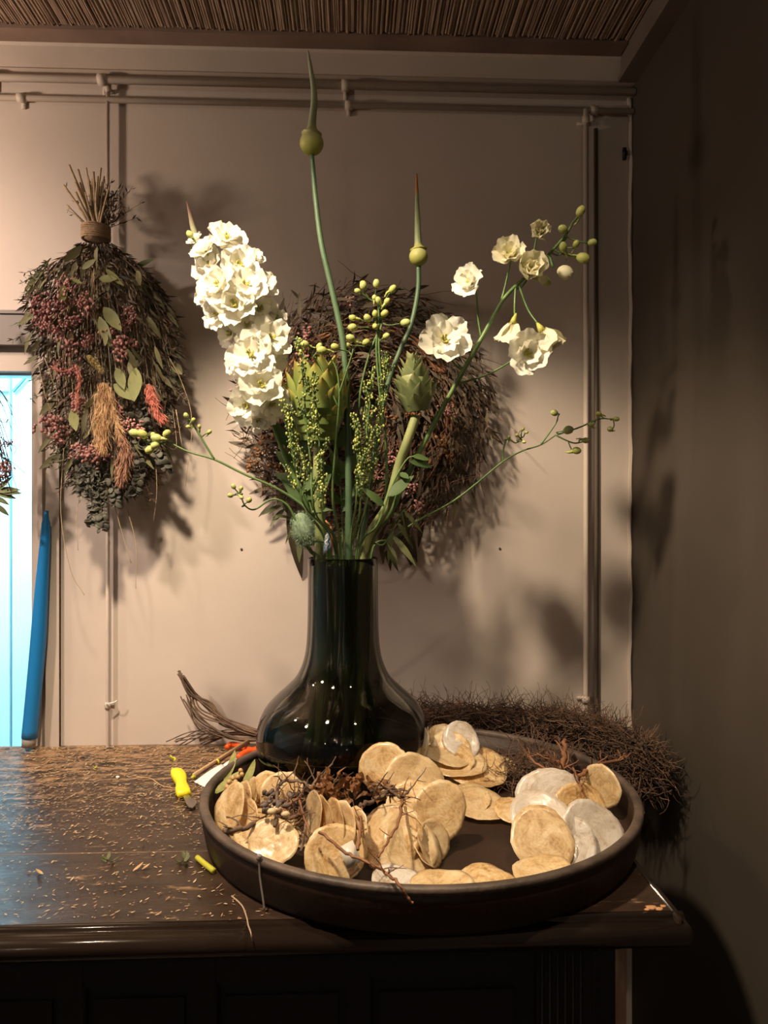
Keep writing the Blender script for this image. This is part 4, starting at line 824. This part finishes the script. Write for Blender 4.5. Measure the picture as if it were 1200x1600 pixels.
def tangle(label, c, rad, n, L_, r, m_, seed, name='root_tangle'):
    gg = random.Random(seed); m = MB(); c = Vector(c)
    for i in range(n):
        p = c+Vector((gg.gauss(0,.5)*rad[0], gg.gauss(0,.5)*rad[1], abs(gg.gauss(0,.5))*rad[2])); d = rv(gg); d.z *= .5
        m.cur = gg.choice((0,0,1)); m.tube(wander(gg, p, d, L_*gg.uniform(.5,1.3), 7, .5), r*gg.uniform(.6,1.2), r*.4, 4, False)
    for i, v in enumerate(m.v):
        if v[2] < CT+.0105 and off_tray(Vector(v)) is False: m.v[i] = (v[0], v[1], CT+.0105+(.01*gg.random()))
        elif v[2] < CT+.001: m.v[i] = (v[0], v[1], CT+.001+.004*gg.random())
    return m.build(name, m_, label=label, cat='roots', kind='stuff')
tangle('brown wiry root tangle over the left shells', PZ(463,1272,CT+.04), (.035,.03,.028), 90, .05, .0010, [M_gtwig, M_twig], 1)
tangle('dark root clump inside the tray at the back right', PZ(840,1205,CT+.02), (.05,.05,.035), 300, .05, .0008, [M_root, M_gtwig], 2)
tangle('small root wisps inside the tray by the flat brown shells', PZ(790,1222,CT+.015), (.04,.035,.02), 120, .04, .0007, [M_root, M_gtwig], 3)
def crisp(label, c, n, s, seed, m_=M_crisp, name='dried_leaf_clump', up=.3):
    gg = random.Random(seed); t = thing(name, c, label, 'dried leaf')
    for i in range(n):
        m = MB(); p = Vector(c)+Vector((gg.gauss(0,.5)*s[0], gg.gauss(0,.5)*s[1], gg.uniform(0,1)*s[2])); d = rv(gg); d.z = abs(d.z)+up
        N_ = rv(gg); L_ = gg.uniform(.012,.024); b0 = len(m.v); m.blade(p, d, L_, L_*.45, N_, gg.uniform(-.8,.8), 6, fold=gg.uniform(.15,.5), base=.2)
        for j in range(len(m.v)): m.v[j] = tuple(Vector(m.v[j])+rv(gg)*.0016)
        m.build('leaf', m_, t, smooth=False)
    return t
crisp('crumpled rusty dry leaves heaped against the front of the vase', Z(525,1258,.064), 44, (.030,.018,.026), 1)
crisp('rusty dry leaf scraps beside the knobbly branch', Z(600,1252,.068), 12, (.022,.012,.014), 2)
crisp('brown dry leaf scraps among the twigs below the left vase side', Z(478,1262,.05), 12, (.02,.02,.015), 3, M_dred)
# olive leaves and berries at the left rim
t = thing('olive_leaf_sprig', Z(365,1215,.03), 'olive green leaf pieces with tan berries inside the left tray rim', 'sprig')
for (x0,y0,x1,y1,w_) in ((338,1240,375,1212,.018),(352,1222,372,1182,.015),(345,1250,398,1225,.012),(380,1232,402,1195,.014)):
    a, b_ = Z(x0,y0,.045), Z(x1,y1,.05); m = MB(); m.blade(a, b_-a, (b_-a).length, w_, (-.3,-.6,.7), .12, 7, fold=.12); m.build('leaf', mat('olive_fresh', (.16,.18,.04), .5, (.32,.30,.12), 60), t)
for (x, y) in ((376,1204),(372,1214),(364,1216),(368,1222),(378,1210),(358,1222),(355,1230),(371,1226)):
    m = MB(); m.blob(Z(x,y,.058), (.0035,.0033,.0035), 8, 6, .05); m.build('berry', mat('tan_berry', (.52,.30,.12), .5), t)
# dark pods
t = thing('pod_cluster', Z(430,1255,.06), 'cluster of small dark grey pods on twigs above the left shells', 'pods')
gg = random.Random(8)
for i in range(26):
    c = Z(gg.uniform(408,462), gg.uniform(1236,1268), .062+gg.uniform(-.006,.01)); d = rv(gg)
    m = MB(); m.blob((0,0,0), (.0034,.0030,.0055), 7, 6, .12); inst('pod', m.mesh('pod', mat('dark_pod', (.085,.06,.05), .7, (.15,.11,.09), 80)), frame(c, d), t)
for (x, y) in ((424,1268),(433,1264),(446,1272)):
    m = MB(); m.blob(Z(x,y,.068), (.0055,.004,.004), 8, 6, .1); m.build('seed', mat('pale_seed', (.62,.48,.30), .6), t)

# ================================================================ ROOT MAT AND TWIG BUNDLE BEHIND THE TRAY
g = random.Random(31); m = MB()
path = smooth([(-.02,1.385,.93),(.08,1.375,.945),(.20,1.375,.945),(.32,1.365,.94),(.40,1.34,.935),(.455,1.27,.93),(.47,1.20,.925)], 12)
for i in range(7600):
    f = g.random(); k = min(len(path)-1, int(f*len(path))); c = path[k]; hgt = .042 if f < .5 else .045
    p = c+Vector((g.gauss(0,.014), g.gauss(0,.019), g.uniform(-.95,.62)*hgt)); tdir = (path[min(k+1,len(path)-1)]-path[max(k-1,0)]).normalized()
    d = tdir*g.choice((-1,1))*.9+rv(g)*.9; d.z *= .55; m.cur = g.choice((0,0,0,1))
    m.tube(wander(g, p, d, g.uniform(.02,.055), 6, .42), .0010*g.uniform(.6,1.5), .0005, 3, False)
for i in range(260):
    f = g.random()*.85; k = min(len(path)-1, int(f*len(path))); c = path[k]; m.cur = 0
    m.tube(wander(g, c+Vector((0,g.gauss(0,.01),.025)), (g.uniform(-1,1),g.uniform(-.3,.3),g.uniform(.4,1.2)), g.uniform(.03,.06), 7, .35, .06), .0006, .0003, 3, False)
for i, v in enumerate(m.v):
    x, y, z = v; y = min(y, YW-.004); x = min(x, XS-.006)
    dd = Vector((x-TRC.x, y-TRC.y)); 
    if dd.length < TR+.004 and z < zr+.003:
        if dd.length > TR-.03: dd = dd.normalized()*(TR+.004); x, y = TRC.x+dd.x, min(TRC.y+dd.y, YW-.004)
    if z < CT+.002 and x < XR: z = CT+.002+.006*random.random()
    m.v[i] = (x, y, z)
m.build('root_mat', [M_root, mat('root_fibre_dark', (.045,.028,.02), .9)], label='thick matted bank of brown fibrous roots behind the right of the tray', cat='roots', kind='stuff')
g = random.Random(33)
t = thing('twig_bundle', PZ(350,1158,CT), 'sheaf of fine brown birch twigs on the counter behind the vase', 'twigs')
def tw(pts, r0, r1): 
    m = MB(); m.tube(smooth([Vector(p)+rv(g)*.004 for p in pts], 6), r0, r1, 5); m.build('twig', M_gtwig, t)
for i in range(13):
    k = i/12; sp_ = g.uniform(-1,1)
    tw([P(281+g.uniform(-2,4),1049+g.uniform(0,6),1.37), P(296+g.uniform(-4,6),1078+k*8,1.37), P(318+g.uniform(-6,16),1112-12*k+sp_*6,1.368), P(352+sp_*8,1132-10*k,1.366), P(388+sp_*6,1146-8*k,1.365), P(428,1152,1.36)], .0018, .0013)
for i in range(7):
    x0 = g.uniform(282,300); y0 = g.uniform(1075,1110)
    tw([P(x0,y0,1.372), P(x0+12,y0+20,1.372), P(x0+30+g.uniform(-6,6),min(1150,y0+42),1.368), P(x0+75,1153,1.364), P(410,1156,1.36)], .0012, .0011)
for i in range(16):
    x0 = g.uniform(255,330); y0 = g.uniform(1146,1158); a_ = PZ(x0,1158,CT+.005+g.uniform(0,.012)); a_.y = min(a_.y,1.40)
    tw([a_, a_+Vector((.05,-.005,.012+g.uniform(0,.012))), a_+Vector((.11,-.01,.010+g.uniform(0,.01))), a_+Vector((.17,-.015,.006+g.uniform(0,.01)))], .0011, .0008)

# ================================================================ HANGING DRIED BUNDLE
g = random.Random(41); YB = 1.355; KB = YB/1200
def B(px, py, dy=0): return P(px, py, YB+dy)
T = thing('dried_flower_bundle', B(150,365), 'big dried flower bundle tied with jute, hanging head down on the wall', 'dried flowers')
tie = B(150,365)
m = MB()
for i in range(3): m.tube([tie+Vector((0,0,.009-i*.006)), tie+Vector((0,0,.003-i*.006))], .0225+.001*(i%2), seg=18)
for i in range(9):
    zz = .011-.0026*i; m.tube([tie+Vector((.0235*math.cos(a*PI/8), .0235*math.sin(a*PI/8), zz+.001*math.sin(a*.7+i))) for a in range(17)], .0017, seg=6)
m.build('twine_wrap', M_twine, T)
ST = [(112,268),(125,285),(138,275),(148,285),(163,275),(155,290),(133,300),(118,300),(145,280),(152,305),(108,258),(100,290),(118,285),(127,300),(135,262),(141,290),(150,300),(158,262),(160,285),(166,300),(104,320),(130,330),(171,290),(122,265),(153,275),(146,268)]
for (x, y) in ST:
    m = MB(); e = B(x, y, g.uniform(-.03,.02)); m.tube(smooth([tie+Vector((g.uniform(-.012,.012), g.uniform(-.01,.01), 0)), tie.lerp(e,.5)+rv(g)*.002, e], 4), .0026, .0021*g.uniform(.6,1.3), 6); m.build('stem', M_dstem, T)
m = MB()
for i in range(60):                                   # dark wisps added for the stems' wispy shadow above the tie
    e = B(g.gauss(160,26), g.uniform(280,345), g.uniform(-.02,.045)); m.tube(smooth([tie, tie.lerp(e,.5)+rv(g)*.004, e],3), .0007, .0003, 3, False)
    for k in range(5): m.blade(tie.lerp(e, g.uniform(.5,1)), rv(g)+Vector((.2,0,.6)), .012, .003, rv(g), .2, 2)
m.build('shadow_wisps', M_ddark, T, kind='stuff')
prof_ = [(372,14,150),(400,50,150),(430,88,148),(460,104,150),(500,112,158),(540,110,166),(580,104,172),(620,95,174),(660,88,170),(700,76,170),(740,58,172),(775,32,165)]
def env(y):
    for (a, ha, ca), (b_, hb, cb_) in zip(prof_, prof_[1:]):
        if a <= y <= b_: f = (y-a)/(b_-a); return ha+(hb-ha)*f, ca+(cb_-ca)*f
    return 20, 165
def bp_(edge=1.0, ylo=380, yhi=770, front=True):      # random point in the bundle's body
    y = g.uniform(ylo, yhi); hw, cx = env(y); u = g.uniform(-1,1)*edge; th_ = .055*math.sqrt(max(.02, 1-u*u))*min(1, hw/80)
    return B(cx+u*hw, y, g.uniform(-th_, th_*(.0 if front else .9))), u
m = MB(); m2 = MB()
for i in range(260):
    p, u = bp_(1.0, 470, 775, False); m.tube(smooth([tie+Vector((u*.012,0,-.02)), tie.lerp(p,.5)+Vector((u*.03,-.006,0))+rv(g)*.006, p],4), .0011, .0005, 3, False)
m.build('inner_stems', M_dstem, T, kind='stuff')
for (mm, n, nm) in ((M_ddark, 5200, 'dark_foliage'), (M_dred, 1100, 'russet_foliage'), (M_euc, 1200, 'grey_foliage')):
    m = MB()
    for i in range(n):
        p, u = bp_(1.03, 378, 768, False); d = Vector((u*.9,-.15,-1))+rv(g)*.8; L_ = g.uniform(.008,.026); m.blade(p, d, L_, L_*g.uniform(.10,.26), rv(g), g.uniform(-.4,.4), 2)
    m.build(nm, mm, T, kind='stuff')
LD = [leaf_mesh('leaf', M_dleaf, w_, b_, .12) for w_, b_ in ((.18,.2),(.24,.35),(.30,-.15),(.14,.5))]
for i in range(150):
    p, u = bp_(1.0, 385, 740); p.y -= .012; d = Vector((u*.9+g.uniform(-.4,.4), g.uniform(-.5,.1), -1)); s = g.uniform(.022,.05)
    inst('leaf', g.choice(LD), xframe(p, d, (g.uniform(-.7,.7),-1,g.uniform(-.3,.6)), s), T)
for i in range(46):                                   # loose sprigs breaking the outline
    y = g.uniform(420, 760); hw, cx = env(y); sd = g.choice((-1,1)); m = MB(); p = B(cx+sd*hw*.8, y-25, g.uniform(-.03,.02)); w_ = wander(g, p, (sd*g.uniform(.4,1.0), -.1, -.9), g.uniform(.04,.075), 6, .14); m.tube(w_, .0008, .0004, 4)
    for q in w_[1:]:
        for k in range(4): m.blade(q, rv(g)+Vector((sd*.4,0,-.5)), g.uniform(.007,.014), .0024, rv(g), .2, 2)
    m.clear(YW-.003); m.build('sprig', g.choice((M_ddark, M_droop, M_dred)), T)
# long leaves at the right silhouette
for (x0,y0,x1,y1,w_) in ((205,420,248,405,.2),(210,450,262,475,.22),(215,470,250,490,.2),(235,500,278,530,.26),(240,530,285,565,.25),(235,560,290,612,.2),(245,580,280,600,.2),(225,440,250,455,.2),(200,430,235,470,.3),(230,600,272,665,.22),(75,450,40,470,.2),(80,430,50,445,.2)):
    m = MB(); a, b_ = B(x0,y0), B(x1,y1); m.blade(a, b_-a, (b_-a).length, (b_-a).length*w_*1.3, (0,-1,.5), .12, 7, base=.1, fold=.1); m.build('leaf', M_droop if x0 > 100 else M_ddark, T)
BL = mat('pale_olive_leaf', (.24,.25,.075), .6, (.16,.17,.05), 30, trans=.25)
for (x0,y0,x1,y1,w_) in ((178,600,210,628,.30),(212,575,212,630,.30),(182,575,196,610,.3),(112,640,122,675,.35),(155,495,175,545,.22),(162,480,192,520,.28),(128,420,152,405,.25),(165,420,195,450,.16),(155,435,185,438,.3),(100,445,98,475,.3),(112,435,130,445,.2)):
    m = MB(); a, b_ = B(x0,y0,-.062), B(x1,y1,-.066); m.blade(a, b_-a, (b_-a).length, (b_-a).length*w_*1.4, (g.uniform(-.3,.3),-1,.2), .10, 8, base=.1, fold=.08); m.build('leaf', BL, T, label='pale olive leaf')
def cluster_mesh(seed, m_, n=26, s=.0032):
    gg = random.Random(seed); m = MB()
    for i in range(n): c = Vector((gg.gauss(0,.010), gg.gauss(0,.006), gg.gauss(0,.006))); m.blob(c, (s*gg.uniform(.6,1.1), s*.7, s*gg.uniform(.6,1.1)), 6, 4, .3, rng=gg)
    m.tube([(0,0,0),(-.014,0,.012)], .0007, .0007, 4); return m.mesh('flower_cluster', m_)
CL = [cluster_mesh(s, M_pink) for s in (1,2,3)]
for (x,y) in ((72,480),(58,470),(65,495),(78,482),(90,478),(98,465),(105,450),(94,440),(100,505),(112,505),(120,498),(88,515),(78,510),(130,470),(140,480),(200,500),(195,512),(205,490),(188,535),(200,538),(190,545),(110,540),(130,538),(140,530),(90,572),(105,578),(120,580),(84,660),(95,670),(72,658),(90,685),(120,700),(132,705),(140,712),(150,705),(118,712),(160,708),(150,716),(190,665),(198,662),(208,668),(185,640),(116,630),(125,632),(60,505),(170,520)):
    inst('flower_cluster', g.choice(CL), frame(B(x,y,-.058+g.uniform(-.01,.01)), rv(g), g.uniform(0,6), g.uniform(.65,1.15)), T)
def plume(name, pts, wpx, n, m_, seed, L_=.016):
    gg = random.Random(seed); sp_ = smooth([B(a, b_, -.075) for a, b_ in pts], 8); m = MB(); m.tube(sp_, .0012, .0006, 4)
    for i in range(n):
        f = gg.random(); k = int(f*(len(sp_)-2)); w_ = wpx*KB*math.sin(PI*min(1,.12+f*.86))**.7
        p = sp_[k]+Vector((gg.gauss(0,.38)*w_, gg.gauss(0,.25)*w_, 0)); d = (sp_[k+1]-sp_[k]).normalized()+rv(gg)*.45; m.blade(p, d, L_*gg.uniform(.6,1.2), .0012, rv(gg), .2, 2)
    return m.build(name, m_, T)
plume('plume', [(162,598),(160,640),(158,680),(160,705)], 17, 1500, M_plume, 1)
plume('plume', [(172,605),(176,640),(184,665),(186,678)], 7, 400, M_plume, 2)
plume('plume', [(190,680),(196,710),(192,735),(188,755)], 14, 900, mat('brown_plume', (.34,.18,.11), .9, (.24,.12,.08), 30), 3)
plume('plume', [(232,600),(236,620),(246,645),(252,655)], 9, 500, mat('coral_plume', (.62,.20,.14), .9, (.45,.13,.10), 30), 4)
plume('plume', [(118,570),(124,590),(121,615),(120,640)], 5, 350, mat('coral_catkin', (.60,.24,.18), .9), 5, .006)
plume('plume', [(80,572),(95,580),(112,578),(122,572)], 4, 300, mat('coral_catkin', (.60,.24,.18)), 6, .006)
plume('plume', [(138,555),(150,570),(158,580)], 9, 300, mat('ochre_tuft', (.36,.27,.10), .9), 7, .008)
# round-leaved eucalyptus strings
EL = []
for s in (1,2): m = MB(); m.blob((0,0,0), (.0065,.0012,.0065), 9, 5, .12, rng=random.Random(s)); EL.append(m.mesh('round_leaf', M_euc))
for path_ in ([(200,640),(206,690),(218,720),(214,760),(205,775)],[(215,620),(228,670),(225,700)],[(236,700),(250,715),(262,735)],[(125,720),(130,745),(128,770)],[(150,715),(140,745),(132,765)],[(140,770),(146,800),(142,820)],[(155,760),(158,790),(160,830)],[(170,740),(180,770),(182,790)],[(160,770),(150,800),(152,818)]):
    sp_ = smooth([B(a, b_, -.045) for a, b_ in path_], 6); m = MB(); m.tube(sp_, .0008, .0006, 4); m.build('string_stem', M_ddark, T)
    for p in sp_[::1]:
        for sd in (-1,1): inst('round_leaf', g.choice(EL), frame(p+Vector((sd*.0052,g.uniform(-.004,.004),g.uniform(-.002,.002))), rv(g)+Vector((0,0,.5)), 0, g.uniform(.7,1.1)), T)
m = MB()
for i in range(700): c = B(140+g.gauss(0,9), 745+g.gauss(0,12), -.04+g.uniform(-.02,.02)); m.blade(c, rv(g), .010, .004, rv(g), .2, 2)
m.build('seed_cone', M_euc, T, kind='stuff')
for (pts) in ([(100,700),(95,800),(110,890),(132,930)],[(150,720),(160,790),(172,850)],[(185,740),(200,800),(212,850),(212,920)],[(240,680),(245,760),(240,815)],[(250,690),(275,700),(270,640)],[(135,730),(120,800),(122,860)],[(145,700),(170,760),(190,830),(205,880)],[(60,570),(80,640),(130,690),(170,700)],[(70,560),(95,620),(150,680)],[(265,560),(285,600),(300,660),(290,760)],[(275,640),(285,700)]):
    m = MB(); m.tube(smooth([B(a,b_,-.03) for a, b_ in pts],6), .0009, .0004, 4); m.build('trailing_stalk', M_dstem, T)

# ---- smaller dried bunch in front of the doorway at the left edge
T = thing('dried_flower_bunch', P(-40,560,1.33), 'sparse dried bunch hanging before the bright doorway at far left edge', 'dried flowers')
Q = lambda a, b_: P(a, b_, 1.33)
m = MB()
for i in range(46):
    e = Q(g.uniform(-70,32), g.uniform(640,780)); s0 = Q(-45,560); m.tube(smooth([s0, s0.lerp(e,.55)+rv(g)*.012, e],4), .0011, .0005, 4, False)
m.tube([Q(-45,560), Q(-45,470)], .006, .006, 8)
m.build('stems', M_ddark, T, kind='stuff')
for i in range(26): inst('flower_cluster', g.choice(CL), frame(Q(g.uniform(-60,14), g.uniform(690,755)), rv(g), 0, g.uniform(.4,.8)), T)
LG = leaf_mesh('leaf', mat('grey_green_leaf', (.15,.18,.08), .7, rnd=(.24,.26,.12)), .30, .2)
for (x0,y0,x1,y1) in ((-8,768,26,762),(-5,772,22,776),(0,765,14,745),(-10,776,12,786),(-6,760,8,756),(-8,788,12,803),(-30,770,0,760),(-30,700,-4,690),(-40,720,-10,740),(2,770,30,768)):
    inst('leaf', LG, xframe(Q(x0,y0), Q(x1,y1)-Q(x0,y0), (0,-1,.6), (Q(x1,y1)-Q(x0,y0)).length*1.15), T)
for pts in ([(-30,640),(5,660),(12,655),(8,670)],[(-30,660),(10,690),(25,700),(20,712)],[(-30,700),(15,720),(40,740)]):
    m = MB(); m.tube(smooth([Q(a,b_) for a, b_ in pts],6), .001, .0005, 4); m.build('curly_stalk', M_ddark, T)

# ================================================================ WREATH
g = random.Random(51); WC = P(572,642,YW-.045); WR, Wt = .128, .102
T = thing('wreath', (WC.x, YW-.005, WC.z), 'large dark round wreath of dried twigs and leaves behind the vase', 'wreath')
def wp(rmax=1.0, a=None):
    a = g.uniform(0, 2*PI) if a is None else a; ph = g.uniform(0, 2*PI); q = Wt*math.sqrt(g.random())*rmax
    rr_ = WR+q*math.cos(ph); yy = YW-.048+q*.46*math.sin(ph); return Vector((WC.x+rr_*math.cos(a), yy, WC.z+rr_*math.sin(a))), a
m = MB()
for i in range(14): 
    o = g.uniform(-.03,.03); y_ = YW-.045+g.uniform(-.02,.02); m.tube([(WC.x+(WR+o)*math.cos(a*PI/24)+g.gauss(0,.002), y_, WC.z+(WR+o)*math.sin(a*PI/24)) for a in range(49)], .003, .003, 5, False)
m.clear(YW-.003); m.build('wreath_base', M_twig, T)
m = MB()
for i in range(1300):
    p, a = wp(1.0); tdir = Vector((-math.sin(a),0,math.cos(a)))*g.choice((-1,-1,1)); out = Vector((math.cos(a),0,math.sin(a)))
    m.cur = g.choice((0,1)); m.tube(wander(g, p, tdir+out*g.uniform(-.3,.6)+rv(g)*.4, g.uniform(.03,.09), 5, .2), .0009, .0004, 3, False)
m.clear(YW-.003); m.build('twigs', [M_twig, M_ddark], T, kind='stuff')
for mm, n, nm in ((M_ddark, 5600, 'dark_foliage'), (M_dred, 2400, 'russet_foliage'), (mat('olive_brown', (.10,.085,.04), .8), 700, 'olive_foliage')):
    m = MB()
    for i in range(n):
        p, a = wp(1.02); tdir = Vector((-math.sin(a),0,math.cos(a)))*-1; out = Vector((math.cos(a),0,math.sin(a)))
        d = tdir*.8+out*g.uniform(-.2,.9)+Vector((0,-.2,-.4))+rv(g)*.6; L_ = g.uniform(.010,.030); m.blade(p, d, L_, L_*g.uniform(.12,.28), rv(g), g.uniform(-.4,.4), 2)
    m.clear(YW-.003); m.build(nm, mm, T, kind='stuff')
LW = [leaf_mesh('leaf', mat('wreath_leaf', (.055,.045,.028), .7, rnd=(.11,.08,.045)), w_, b_) for w_, b_ in ((.16,.25),(.22,.1),(.13,.45))]
for i in range(190):
    a = g.uniform(0, 2*PI); p, a = wp(1.0, a); out = Vector((math.cos(a),0,math.sin(a))); d = out*g.uniform(.2,1)+Vector((-math.sin(a),0,math.cos(a)))*-.7+Vector((0,-.25,-.7)); 
    inst('leaf', g.choice(LW), xframe(p+Vector((0,-.012,0)), d+rv(g)*.3, (g.uniform(-.5,.5),-1,g.uniform(-.2,.5)), g.uniform(.028,.06)), T)
for (x0,y0,x1,y1) in ((425,720,410,770),(440,740,435,790),(455,770,465,860),(452,780,470,900),(610,800,660,945*.95),(620,790,655,875),(600,810,612,890),(595,800,600,880),(700,700,740,760),(740,640,772,655),(745,660,790,690),(740,600,775,610),(720,730,745,770),(690,760,720,780),(400,640,365,645),(395,700,360,690),(470,470,455,450),(500,450,480,440),(560,445,575,425),(640,455,668,445),(430,750,400,745),(660,800,655,860)):
    q0, q1 = P(x0,y0,YW-.05), P(x1,y1,YW-.045); inst('leaf', g.choice(LW), xframe(q0, q1-q0, (0,-1,.3), (q1-q0).length*1.15), T)
for (x,y) in ((470,560),(480,520),(610,715),(590,740),(620,720),(640,760),(655,790),(380,610),(500,700),(700,640),(545,470)):
    inst('flower_cluster', g.choice(CL), frame(P(x,y,YW-.095), rv(g), 0, g.uniform(.6,1.1)), T)
CB = cluster_mesh(9, M_crisp, 16, .0034)
for (x,y) in ((515,770),(400,650),(420,690),(440,735),(650,640),(690,700),(560,780),(600,650),(470,745),(400,720)): inst('seed_cluster', CB, frame(P(x,y,YW-.094), rv(g), 0, 1.1), T)

# ---- repeats share a group phrase
GR = {'conduit_pipe': 'painted pipes on the wall', 'allium_stem': 'alliums in bud in the vase', 'delphinium_spike': 'white flower spikes in the vase', 'budded_stem': 'budded green shoots in the vase',
      'artichoke': 'artichokes in the vase', 'seed_spike': 'green seed spikes in the vase', 'leafy_stem': 'leafy stems in the vase', 'green_stalk': 'bare stems inside the vase', 'fallen_leaf': 'leaf scraps on the counter',
      'twig': 'loose twigs in the tray', 'dried_leaf_clump': 'rusty dry leaf clumps in the tray', 'root_tangle': 'root tangles in the tray', 'folded_paper': 'white paper pieces by the tray', 'dry_stalk': 'thin dry stalks on the counter', 'nail': 'nails in the wall'}
for o in scn.objects:
    k = o.name.split('.')[0]
    if o.parent is None and k in GR and 'label' in o: o['group'] = GR[k]
